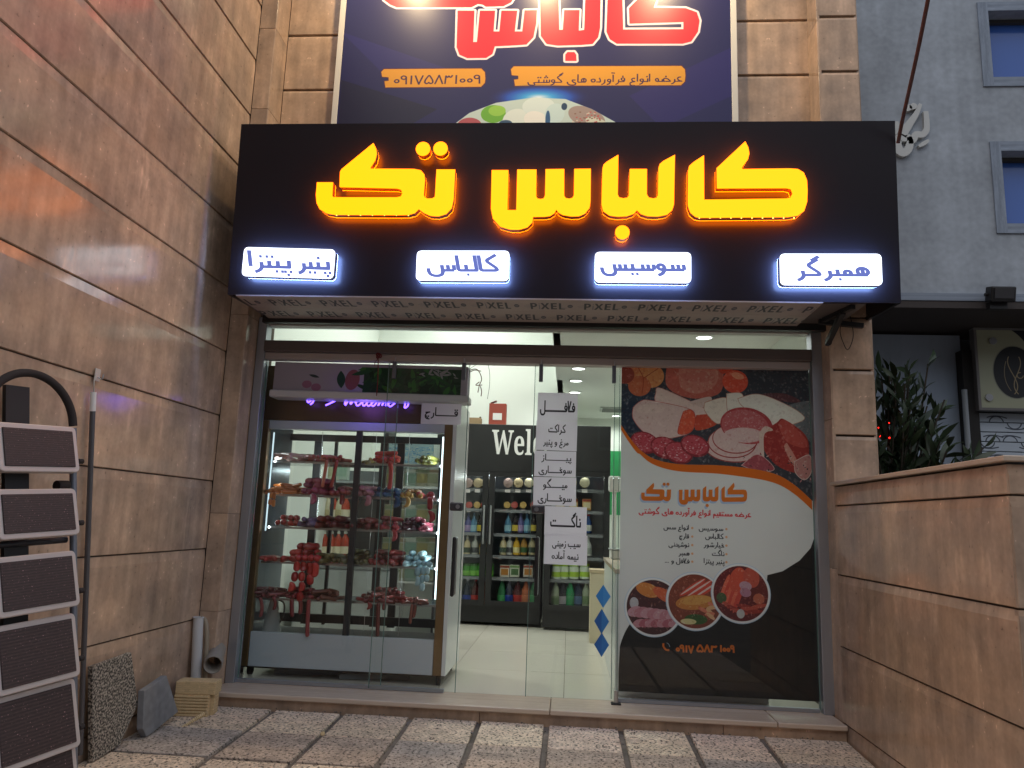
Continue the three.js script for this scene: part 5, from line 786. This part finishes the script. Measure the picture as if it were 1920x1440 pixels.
B('tall heap of magenta sausages on the second shelf', 574, 632, 1, [0x9a3a58, 0x8c3050, 0xa84a60], 0.022, 0.12, 3, [[586, 0.075]]);
B('dark rose sausages beside the magenta heap', 630, 662, 1, [0x9c4a44, 0x8a3a38], 0.018, 0.13, 2, [[640, 0.07]]);
B('mauve pink sausages on the second shelf right of the mullion', 674, 706, 1, [0xa8707a, 0x9c5c6c], 0.02, 0.12, 2, [[689, 0.075]]);
B('blue wrapped sausages on the second shelf', 706, 756, 1, [0x1f4a74, 0x28567e, 0x183a60], 0.019, 0.13, 2, [[743, 0.08]]);
B('golden brown sausages on the second shelf', 757, 790, 1, [0xa8843c, 0x8a5c30, 0xb89450], 0.017, 0.12, 2, [[763, 0.075]]);
B('red sausages hanging at the lit end of the second shelf', 791, 814, 1, [0xa83a3c, 0x983034], 0.02, 0.13, 1, [[806, 0.17, 2]]);
B('bright red sausages on the third shelf', 526, 572, 2, [0xb8342a, 0xa02a24], 0.022, 0.13, 2);
B('violet sausages on the third shelf', 574, 606, 2, [0x6c5a80, 0x7c6a90], 0.019, 0.13, 2);
B('dark red sausages with pale ends on the third shelf', 606, 660, 2, [0x7a2c2c, 0x682226], 0.022, 0.15, 2);
B('wine red sausages on the third shelf right of the mullion', 668, 718, 2, [0x6c2428, 0x7c2e30], 0.021, 0.15, 2);
B('crimson sausages with one hanging from the third shelf', 718, 756, 2, [0x9a3038, 0x7c2430], 0.018, 0.12, 3, [[742, 0.08]]);
B('dark purple sausages on the third shelf', 757, 814, 2, [0x4c2438, 0x9c4a5c, 0x3c1c2c], 0.018, 0.13, 3);
B('row of single red sausage ends on the fourth shelf', 510, 556, 3, [0xb03430, 0xa02c28], 0.018, 0.13, 1);
B('large red sausages cascading down from the fourth shelf', 556, 612, 3, [0xb42e2c, 0xa42826, 0xc43c34], 0.025, 0.1, 3, [[566, 0.2, 3], [578, 0.26, 4], [590, 0.15, 2], [600, 0.1, 1]]);
B('olive brown sausages with cut ends on the fourth shelf', 612, 650, 3, [0x6c6038, 0x7c7044], 0.018, 0.15, 2);
B('dark olive sausages heaped right of the mullion', 660, 706, 3, [0x54502c, 0x64603a], 0.019, 0.13, 3);
B('dark red sausages heaped on the fourth shelf', 706, 768, 3, [0x7c2426, 0x8c2c2c, 0x6c1e22], 0.02, 0.13, 3);
B('pale blue white sausages hanging over the end of the fourth shelf', 770, 814, 3, [0x8cb0bc, 0xa0c0c8], 0.021, 0.1, 3, [[790, 0.13, 2], [800, 0.16, 3], [808, 0.1, 2]]);
B('thin dark red sausages with links hanging at the left of the lowest shelf', 498, 556, 4, [0x7a3034, 0x6a2428, 0x8c484a], 0.012, 0.1, 3, [[506, 0.13], [530, 0.08]], 'x');
B('rosy sausages with links hanging from the middle of the lowest shelf', 556, 612, 4, [0x8c3438, 0x9c4a4c, 0x7a2a2e], 0.014, 0.09, 3, [[563, 0.12], [578, 0.1], [594, 0.24]], 'x');
B('brown plastic wrapped sausages on the lowest shelf', 612, 652, 4, [0x6c3a30, 0x7c4a3c], 0.014, 0.1, 3, [], 'x');
B('heap of dark red sausages with one long link on the lowest shelf', 694, 776, 4, [0x7c2a2a, 0x8e3632, 0x6c2224], 0.014, 0.1, 4, [[704, 0.05], [722, 0.22], [732, 0.05]], 'x');
B('slim brown sausages hanging at the right of the lowest shelf', 776, 812, 4, [0x80483c, 0x70382e], 0.011, 0.1, 2, [[782, 0.13], [788, 0.09]], 'x');
{ // things seen through the cooler
  const z = -1.55, y = [900, 985, 1040, 1088], s = thing('wall_shelf', 'pale shelf unit of packaged food seen through the display cooler', 'shelf', [wz(768, 950, z).x, FL, z - 0.12]), w = wz(822, 950, z).x - wz(714, 950, z).x;
  for (const p of [912, 980, 1042, 1090]) part(s, 'shelf_board', BX(w, 0.015, 0.26), white, [0, wz(768, p, z).y - FL - 0.01, 0]); part(s, 'back_board', BX(w, 1.75, 0.02), plaster, [0, 0.88, -0.14]); for (const k of [-1, 1]) part(s, 'side_board', BX(0.02, 1.75, 0.28), darkSteel, [k * w / 2, 0.876, 0]);
  const pk = [['pack', [0xb4ae98, 0xa89c68, 0x8c9474], 'yellow green carton on the pale shelf behind the cooler', 'cartons seen through the cooler'], ['pack', [0xc4c0ac, 0xa8a888, 0xa08870], 'cream carton on the pale shelf behind the cooler', 'cartons seen through the cooler'], ['pack', [0xa4b4aa, 0x88a494, 0xc8ccc0], 'sea green carton on the pale shelf behind the cooler', 'cartons seen through the cooler']];
  [912, 980, 1042, 1090].forEach((p, i) => row([727, 748, 770, 792, 811], p, z - 0.05, pk.map(([k, c, l, gr]) => [k, c, l.replace('the pale shelf', ['the topmost board', 'the second board', 'the third board', 'the lowest board'][i] + ' of the pale shelf'), gr]), 1.1));
  const bl = wz(728, 868, z), tr = wz(814, 826, z), b = thing('brand_board', 'pale blue printed board lettered CARISON above the pale shelf', 'board', [(bl.x + tr.x) / 2, bl.y, z]); part(b, 'board', BX(tr.x - bl.x, tr.y - bl.y, 0.02), std(0xffffff, 0.6, { map: canvasTex(512, 256, (k, cw, ch) => { k.fillStyle = '#a8c4cc'; k.fillRect(0, 0, cw, ch); for (let i = 0; i < 300; i++) { k.fillStyle = pick(['#7fb0d0', '#90bcd4', '#c4d4d0', '#5c98c0', '#cfd8cc']); k.fillRect(rnd(0, cw), rnd(70, ch), rnd(8, 40), rnd(4, 14)); } k.fillStyle = '#3c4a58'; k.font = 'bold 52px serif'; k.fillText('CARISON', 24, 56); }) }), [0, (tr.y - bl.y) / 2, 0]);
  const f = thing('chest_freezer', 'low white chest freezer seen through the foot of the display cooler', 'freezer', [wz(640, 1150, -1.4).x, FL, -1.7]); part(f, 'body', BX(0.85, 0.62, 0.55, 0.02), whiteGloss, [0, 0.312, 0]); part(f, 'lid', BX(0.86, 0.04, 0.56, 0.01), std(lin(0.4, 0.42, 0.44), 0.4), [0, 0.645, 0]);
  const rk = thing('steel_rack', 'grey steel rack with sauces standing behind the display cooler', 'rack', [wz(600, 950, -2.4).x, FL, -2.5]); for (const k of [-0.62, 0.62]) part(rk, 'upright', BX(0.05, 2.0, 0.3), darkSteel, [k, 1.0, 0]); for (const p of [900, 975, 1045]) part(rk, 'shelf_board', BX(1.2, 0.02, 0.3), greyIn, [0, wz(600, p, -2.4).y - FL - 0.012, 0]); part(rk, 'back_board', BX(1.2, 1.5, 0.02), std(lin(0.14, 0.16, 0.17), 0.5), [0, 0.76, -0.16]);
  const sb = [['sauce', [0xa83a24, 0xd0d0c8, 0xd8ccb0], 'red sauce bottle on the steel rack behind the cooler', 'red sauce bottles'], ['sauce', [0xc8c0a4, 0xb03028, 0xb0a47c], 'cream sauce bottle on the steel rack behind the cooler', 'cream sauce bottles']];
  row([602, 613, 624, 635, 646], 975, -2.4, sb, 1.2); row([606, 619, 632, 645], 1045, -2.4, [sb[0]], 1.25); row([598, 622, 640], 900, -2.4, pk, 1.3);
  const c = thing('white_flask', 'white conical carafe standing at the bottom of the display cooler', 'carafe', [wz(509, 1185, -0.42).x, dispY.panelTop - 0.038, -0.42]); part(c, 'body', lathe([[0, 0], [0.062, 0], [0.065, 0.01], [0.03, 0.2], [0.028, 0.23]], 24), white); part(c, 'collar', CY(0.03, 0.03, 0.03), darkSteel, [0, 0.24, 0]); part(c, 'handle', tube([[0.03, 0.22, 0], [0.07, 0.2, 0], [0.075, 0.12, 0], [0.05, 0.06, 0]], 0.006, 16, 6), darkSteel);
  for (const [x0, x1, yy, sc] of [[520, 600, 1268, 1], [640, 740, 1277, 1.1]]) { const p = W((x0 + x1) / 2, yy, 'y', FL), q = thing('flat_carton', x0 < 600 ? 'flattened grey carton lying under the left of the display cooler' : 'flattened grey carton lying under the right of the display cooler', 'carton', [p.x, FL + 0.001, p.z - 0.2]); part(q, 'sheet', BX(0.42 * sc, 0.03, 0.3), std(lin(0.24, 0.25, 0.26), 0.8), [0, 0.016, 0], [0, 0.2, 0]); part(q, 'flap', BX(0.2, 0.006, 0.2), std(lin(0.3, 0.31, 0.32), 0.8), [0.12, 0.036, 0], [0, 0.3, 0.06]); }
}
{ // hanging light box with leaf print, red cord, violet neon script
  const z = -0.05, q = [[522, 681], [880, 691], [883, 748], [517, 733]].map((p) => wz(...p, z)), x0 = q[0].x, x1 = q[1].x, y1 = (q[0].y + q[1].y) / 2, y0 = (q[2].y + q[3].y) / 2, w = x1 - x0, h = y1 - y0, slope = Math.atan2(q[1].y - q[0].y, w);
  const g = thing('hanging_light_box', 'unlit white plastic box with fruit and leaf print hung above the display cooler', 'light box', [(x0 + x1) / 2, (y0 + y1) / 2, z]); g.rotation.z = slope;
  const tex = canvasTex(1024, 200, (k, cw, ch) => {
    k.fillStyle = '#b3aab4'; k.fillRect(0, 0, cw, ch); const leafAt = (x, y, l, wd, a, col) => { k.save(); k.translate(x, y); k.rotate(a); k.fillStyle = col; k.beginPath(); k.moveTo(-l, 0); k.quadraticCurveTo(0, -wd, l, 0); k.quadraticCurveTo(0, wd, -l, 0); k.fill(); k.restore(); };
    k.save(); k.beginPath(); k.rect(430, 22, 560, 170); k.clip(); k.fillStyle = '#2c4a34'; k.fillRect(480, 22, 520, 170); for (let i = 0; i < 90; i++) leafAt(rnd(470, 1000), rnd(20, 190), rnd(25, 60), rnd(14, 30), rnd(0, 6), pick(['#1d4a2c', '#275c30', '#14381f', '#3a7a34', '#20402a'])); for (let i = 0; i < 14; i++) leafAt(rnd(780, 990), rnd(20, 80), rnd(10, 30), rnd(6, 14), rnd(0, 6), '#a8a4a8'); k.restore();
    k.fillStyle = '#9a5a60'; k.beginPath(); k.ellipse(420, 110, 38, 70, 0.1, 0, 7); k.fill(); leafAt(360, 110, 60, 44, 1.5, '#1f4a38'); leafAt(470, 60, 60, 30, -0.3, '#2a5a38'); leafAt(500, 150, 70, 34, 1.9, '#1f4a30');
    for (const [x, y, r] of [[180, 150, 26], [230, 168, 26]]) { k.fillStyle = '#a8728c'; k.beginPath(); k.arc(x, y, r, 0, 7); k.fill(); } leafAt(215, 92, 30, 18, 0.3, '#3a4a48');
  });
  part(g, 'print_face', new THREE.PlaneGeometry(w, h), phys(0xffffff, 0.9, { map: tex, transmission: 0.4, thickness: 0 }), [0, 0, 0.055]); part(g, 'housing', BX(w + 0.01, h + 0.01, 0.1, 0.02), phys(lin(0.78, 0.76, 0.8), 0.9, { transmission: 0.5, thickness: 0 }), [0, 0, -0.001]); part(g, 'tray', BX(w + 0.03, 0.05, 0.16, 0.012), std(lin(0.55, 0.54, 0.56), 0.4), [0, -h / 2 - 0.02, 0.0]);
  const cord = thing('red_string', 'knotted red cord tied over the dark beam holding the light box', 'cord'), c = (x, y, zz = 0.045) => wz(x, y, zz), mt = std(lin(0.16, 0.02, 0.025), 0.8);
  part(cord, 'cord', tube([c(709, 664, 0.11), c(709, 690, 0.1), c(708, 720, 0.06), c(706, 742, 0.06)], 0.0035, 20, 6), mt); part(cord, 'knot', new THREE.TorusKnotGeometry(0.012, 0.005, 40, 6), mt, c(710, 667, 0.1).toArray()); part(cord, 'tail', tube([c(709, 672, 0.1), c(703, 680, 0.1), c(702, 686, 0.1)], 0.002, 10, 5), mt);
  const wr = thing('loose_wire', 'tangled red and black wires hanging at the end of the light box', 'wire'); for (const pts of [[[878, 695], [893, 692], [900, 700], [903, 712], [899, 722], [896, 736]], [[882, 697], [890, 694], [902, 696]], [[899, 716], [892, 722], [904, 722]], [[901, 724], [903, 734], [902, 743]]]) part(wr, 'wire', tube(pts.map((p) => c(...p, -0.02)), 0.003, 20, 5), std(lin(0.12, 0.03, 0.02), 0.7));
  const hg = thing('thin_wire', 'fine dark wire hanging down behind the open doorway', 'wire'); part(hg, 'wire', tube([c(880, 692, -0.02), c(895, 683, -0.02), c(911, 677, -0.02), c(917, 692, -0.02), c(918, 720, -0.02), c(914, 748, -0.02)], 0.0015, 24, 5), blackRubber);
  // neon: the word Welcome in script with two flourishes
  const n = thing('neon_sign', 'violet neon script reading Welcome half hidden below the light box', 'neon sign'), zn = -0.10, o = wz(640, 760, zn), e = wz(738, 762, zn), W_ = e.x - o.x, H_ = 0.15, vio = std(0x100020, 0.4, { emissive: lin(0.9, 0.42, 5.5) });
  const pen = (pts, name = 'neon_tube') => part(n, name, tube(pts.map(([x, y]) => V(o.x + x * W_ + y * H_ * 0.35, o.y + (y * H_) - 0.0, zn)), 0.006, pts.length * 8, 6), vio);
  pen([[-0.02, 0.9], [0.03, 0.3], [0.07, 0], [0.12, 0.6], [0.16, 0.05], [0.2, 0.3], [0.25, 0.95]]); pen([[0.22, 0.16], [0.3, 0.24], [0.31, 0.42], [0.27, 0.4], [0.26, 0.12], [0.31, 0], [0.37, 0.2], [0.43, 0.8], [0.41, 0.95], [0.385, 0.7], [0.39, 0.1], [0.43, 0], [0.48, 0.2], [0.53, 0.4], [0.49, 0.36], [0.47, 0.1], [0.52, 0], [0.57, 0.14], [0.62, 0.4], [0.57, 0.34], [0.56, 0.08], [0.61, 0], [0.65, 0.28], [0.62, 0.38], [0.69, 0.34], [0.7, 0.02], [0.735, 0.38], [0.77, 0.3], [0.77, 0.02], [0.805, 0.38], [0.84, 0.28], [0.845, 0.02], [0.9, 0.2], [0.94, 0.38], [0.9, 0.42], [0.88, 0.12], [0.93, 0], [1.0, 0.16]]);
  pen([[-0.72, 0.3], [-0.66, 0.1], [-0.62, 0.2], [-0.66, 0.35], [-0.6, 0.4], [-0.57, 0.12], [-0.6, 0.0]]); pen([[-0.3, -0.02], [-0.22, 0.1], [-0.14, 0.25], [-0.2, 0.3]]); pen([[1.18, 0.3], [1.2, 0.1], [1.22, -0.05], [1.26, 0.05], [1.24, 0.25]]);
  const l = new THREE.PointLight(lin(0.25, 0.12, 1), 0.16); l.shadow.radius = 6; l.position.set(o.x + W_ / 2, o.y + 0.03, zn + 0.04); l.name = 'neon_lamp'; n.add(l);
}

// ---------- things standing along the left wall ----------
{ // folded step ladder
  const base = V(-2.0, groundY(1.9), 1.9), u = V(-0.276, 0, 0.961), v = V(0.961, 0, 0.276);
  const ox = -1.9, R0 = wx(150, 1440, ox), zR = R0.z, org = V(ox, groundY(zR), zR);
  org.addScaledVector(u, 0.385); const g = thing('step_ladder', 'folded grey step ladder with black treads leaning along the stone wall', 'ladder', org.toArray()); g.rotation.set(0, Math.atan2(u.z, -u.x), 0.06, 'YXZ'); // local x runs along the ladder's width towards the viewer, local z out of its front
  const lean = 0.115, Wd = 0.385, top = 1.72, rail = std(lin(0.17, 0.19, 0.23), 0.4, { metalness: 0.4 }), rub = std(lin(0.025, 0.02, 0.02), 0.85), frame = std(lin(0.55, 0.50, 0.48), 0.45, { metalness: 0.3 });
  const L = (x, y, z = 0) => V(x, y, z - y * lean);
  const arc = []; for (let i = 0; i <= 14; i++) { const t = Math.PI * i / 14; arc.push(L(Wd / 2 - Math.cos(t) * Wd / 2, top - 0.2 + Math.sin(t) * 0.2)); }
  part(g, 'rail', tube([L(0, 0.02), L(0, 0.5), L(0, 1.0), L(0, top - 0.21)], 0.014, 20, 10), rail); part(g, 'rail', tube([L(Wd, 0.02), L(Wd, 0.5), L(Wd, 1.0), L(Wd, top - 0.21)], 0.014, 20, 10), rail); part(g, 'hand_rail', tube(arc, 0.0165, 40, 10), rub);
  for (const x of [0.0, Wd]) part(g, 'foot', BX(0.04, 0.04, 0.05, 0.006), rub, L(x, 0.021).toArray());
  for (const x of [0.02, Wd - 0.22]) part(g, 'rear_leg', BX(0.1, 1.62, 0.02), blackPaint, [x, 0.86, -0.045 - 0.86 * lean], [-lean, 0, 0]); for (const y of [1.34, 1.05, 0.72, 0.4]) part(g, 'brace', CY(0.013, 0.013, Wd - 0.02, 12), darkSteel, [Wd / 2, y, -0.03 - y * lean], [0, 0, Math.PI / 2]);
  const treadTex = [0, 1, 2].map((v) => [58, 46, 46]).map((c, v) => paint(256, 192, 1, (uu, vv) => { const gr = 1 + 0.16 * Math.sin(vv * 192 * 0.55) + 0.3 * fbm(uu * 14, vv * 40, 3 + v * 5, 3); const s = fbm(uu * 40, vv * 40, 9 + v * 4, 2) > 0.44 ? 2.8 : 1; return c.map((q) => q * gr * s); }));
  [[803, 890], [921, 1008], [1040, 1142], [1160, 1275], [1285, 1408], [1402, 1530]].forEach(([a, b], i) => {
    const xm = -2.15 + 0.16 * i / 5, y1 = wx(75, a, xm).y - org.y, y0 = wx(85, b, xm + 0.02).y - org.y, hh = y1 - y0, s = new THREE.Shape(), w = Wd - 0.05, r = 0.02; s.moveTo(r, 0); s.lineTo(w - r, 0); s.quadraticCurveTo(w, 0, w, r); s.lineTo(w, hh - r); s.quadraticCurveTo(w, hh, w - r, hh); s.lineTo(r, hh); s.quadraticCurveTo(0, hh, 0, hh - r); s.lineTo(0, r); s.quadraticCurveTo(0, 0, r, 0);
    const st = new THREE.Group(); st.name = 'step'; g.add(st); st.position.copy(L(0.025, y0, 0.062)); st.rotation.x = -0.13 - lean;
    part(st, 'step_frame', new THREE.ExtrudeGeometry(s, { depth: 0.022, bevelEnabled: true, bevelSize: 0.004, bevelThickness: 0.004, bevelSegments: 2 }), frame, [0, 0, -0.024]);
    const t = treadTex[i % 3]; t.wrapS = t.wrapT = THREE.MirroredRepeatWrapping; part(st, 'tread', BX(w - 0.034, hh - 0.034, 0.008, 0.003), std(0xffffff, 0.5, { map: t, bumpMap: t, bumpScale: 0.002 }), [w / 2, hh / 2, 0.004]);
    for (const x of [-0.025, w + 0.022]) part(st, 'hinge', CY(0.011, 0.011, 0.02, 12), rub, [x, hh * 0.25, -0.012], [0, 0, Math.PI / 2]);
  });
  part(g, 'locking_knob', CY(0.022, 0.022, 0.05, 16), rub, L(Wd - 0.045, 1.27, -0.01).toArray(), [0, 0, Math.PI / 2]);
}
{ // mop handle on a clear hook
  const x = -2.24, a = wx(175, 735, x), b = wx(150, 1415, x - 0.0), g = thing('mop_handle', 'grey mop handle with a white cap hanging on the stone wall', 'handle');
  const dir = b.clone().sub(a).normalize(), capEnd = a.clone().addScaledVector(dir, 0.09); part(g, 'handle', tube([capEnd, a.clone().lerp(b, 0.5), b], 0.012, 10, 10), std(lin(0.10, 0.10, 0.11), 0.4, { metalness: 0.3 })); part(g, 'cap', tube([a, a.clone().lerp(capEnd, 0.5), capEnd], 0.0135, 6, 10), white);
  part(g, 'loop', tube([a, wx(177, 715, x), wx(180, 702, x), wx(176, 715, x + 0.004), a.clone().add(V(0.004, 0, 0))], 0.0022, 20, 6), std(lin(0.5, 0.48, 0.44), 0.3));
  const h = thing('wall_hook', 'small clear adhesive hook holding the mop handle', 'hook', wx(181, 703, -2.264).toArray()); part(h, 'pad', BX(0.006, 0.06, 0.04, 0.002), phys(lin(0.6, 0.55, 0.5), 0.2), [0.004, 0, 0]); part(h, 'prong', tube([[0.006, -0.01, 0], [0.03, -0.02, 0], [0.034, 0.004, 0]], 0.003, 10, 6), steel);
}
{ // offcuts leaning in the corner
  const gran = std(0xffffff, 0.7, { map: paint(512, 512, 0.5, (u, v) => { const n = fbm(u * 46, v * 46, 3, 2), m = fbm(u * 100, v * 100, 7, 1); const k = n > 0.12 ? 52 : n < -0.12 ? 172 : 116; const q = k + 26 * m; return [q * 1.02, q * 0.97, q * 0.9]; }) });
  const quad = (name, label, cat, pts, x, thick, mat, lean) => { // outline on the wall plane, in pixels
    const P = pts.map((p) => wx(...p, x)), z0 = Math.min(...P.map((p) => p.z)), y0 = Math.min(...P.map((p) => p.y)), s = new THREE.Shape(P.map((p) => new THREE.Vector2(-(p.z - z0), p.y - y0))), gz = z0, g = thing(name, label, cat, [x, groundY(z0 + 0.15) + 0.002, gz]);
    const m = part(g, 'slab', new THREE.ExtrudeGeometry(s, { depth: thick, bevelEnabled: true, bevelSize: 0.003, bevelThickness: 0.003, bevelSegments: 1 }), mat); m.rotation.set(0, Math.PI / 2, 0); g.rotation.z = lean; return g;
  };
  quad('terrazzo_slab', 'speckled black and white terrazzo slab leaning on the stone wall', 'slab', [[163, 1297], [236, 1267], [247, 1362], [212, 1440], [160, 1475]], -2.225, 0.02, gran, 0.02);
  quad('concrete_piece', 'broken grey concrete slab piece leaning beside the terrazzo', 'slab', [[256, 1385], [262, 1315], [304, 1286], [322, 1352], [275, 1390], [262, 1400]], -2.19, 0.03, std(0xffffff, 0.9, { map: concrete(132, 134, 138, 0.25) }), 0.05);
  const zb = 0.48, wood = std(0xffffff, 0.75, { map: paint(256, 256, 0.3, (u, v) => { const k = 1 + 0.14 * Math.sin(v * 40 + 5 * fbm(u * 3, v * 5, 2, 3)) + 0.1 * fbm(u * 6, v * 60, 4, 3); return [205 * k, 180 * k, 138 * k]; }) });
  const p0 = wz(360, 1342, zb), bl = thing('timber_block', 'pale timber block with a grooved front standing at the doorstep corner', 'timber', [p0.x, groundY(zb) + 0.002, zb]), bw = wz(388, 1310, zb).x - wz(326, 1310, zb).x, bh = wz(350, 1302, zb).y - wz(350, 1342, zb).y; bl.rotation.y = 0.1;
  part(bl, 'grooved_board', BX(bw, bh, 0.03), wood, [0, bh / 2, 0.02]); for (let i = 0; i < 7; i++) part(bl, 'batten', BX(bw - 0.004, bh / 7 - 0.006, 0.008, 0.002), wood, [0, bh * (i + 0.5) / 7, 0.038]); part(bl, 'top_block', BX(bw + 0.03, 0.07, 0.11, 0.004), wood, [0.012, bh + 0.036, -0.03]); part(bl, 'back_block', BX(bw * 0.7, bh, 0.07), wood, [0.05, bh / 2, -0.035]);
  const pc = W(365, 1360, 'y', groundY(0.55)), sp = thing('wood_splinter', 'thin pale wood splinter lying on the paving below the timber block', 'wood', [-2.06, groundY(0.7) + 0.012, 0.68]); part(sp, 'splinter', new THREE.ConeGeometry(0.014, 0.2, 5), wood, [0, 0, 0], [Math.PI / 2, 0.6, 0.9]);
  const zp = 0.30, pt = wz(372, 1158, zp), pb = wz(366, 1300, zp), pipe = thing('white_pipe', 'white plastic pipe standing upright in the corner', 'pipe', [0, 0, 0]), pvc = std(lin(0.55, 0.55, 0.54), 0.4); part(pipe, 'pipe', tube([pt, pt.clone().lerp(pb, 0.5), pb], 0.03, 8, 18), pvc); part(pipe, 'rim', new THREE.TorusGeometry(0.029, 0.004, 8, 24), pvc, pt.toArray(), [Math.PI / 2, 0, 0]);
  const hose = thing('beige_hose', 'bent beige hose hanging beside the white pipe', 'hose'); part(hose, 'hose', tube([wz(377, 1158, 0.27), wz(384, 1162, 0.27), wz(388, 1190, 0.27), wz(386, 1240, 0.27), wz(384, 1285, 0.27)], 0.013, 30, 10), std(lin(0.34, 0.28, 0.2), 0.7));
  const dp0 = wz(408, 1218, 0.13), dp1 = wz(399, 1247, 0.33), dr = thing('drain_pipe', 'short grey drain pipe stub sticking out of the stone pier', 'pipe'), q = dp1.clone().sub(dp0), len = q.length(); const outer = new THREE.LatheGeometry([[0.042, 0], [0.049, 0], [0.049, len * 0.7], [0.055, len * 0.71], [0.055, len], [0.049, len], [0.042, len * 0.9], [0.042, 0]].map((v) => new THREE.Vector2(...v)), 28); const m = part(dr, 'stub', outer, std(lin(0.30, 0.27, 0.23), 0.75)); m.position.copy(dp0); m.quaternion.setFromUnitVectors(V(0, 1, 0), q.normalize()); part(m, 'inner_end', CY(0.042, 0.042, 0.01), blackRubber, [0, 0.02, 0]);
  for (const [px, py, s, lab] of [[605, 1376, 0.03, 'small cream stone chip in a paving joint'], [404, 1324, 0.035, 'grey rubble crumb beside the timber block'], [885, 1376, 0.022, 'grey pebble in a paving joint']]) { const d = W(px, py, 'y', 0.06), z = d.z, st = thing('stone_chip', lab, 'stone', [d.x, groundY(z) + 0.006, z]); const gg = new THREE.DodecahedronGeometry(s * 0.5, 0).scale(1.2, 0.6, 0.9); part(st, 'chip', gg, px === 605 ? wood : std(lin(0.2, 0.19, 0.18), 0.9), [0, s * 0.2, 0], [0.2, px, 0.1]); }
}
renderer.render(scene, camera);
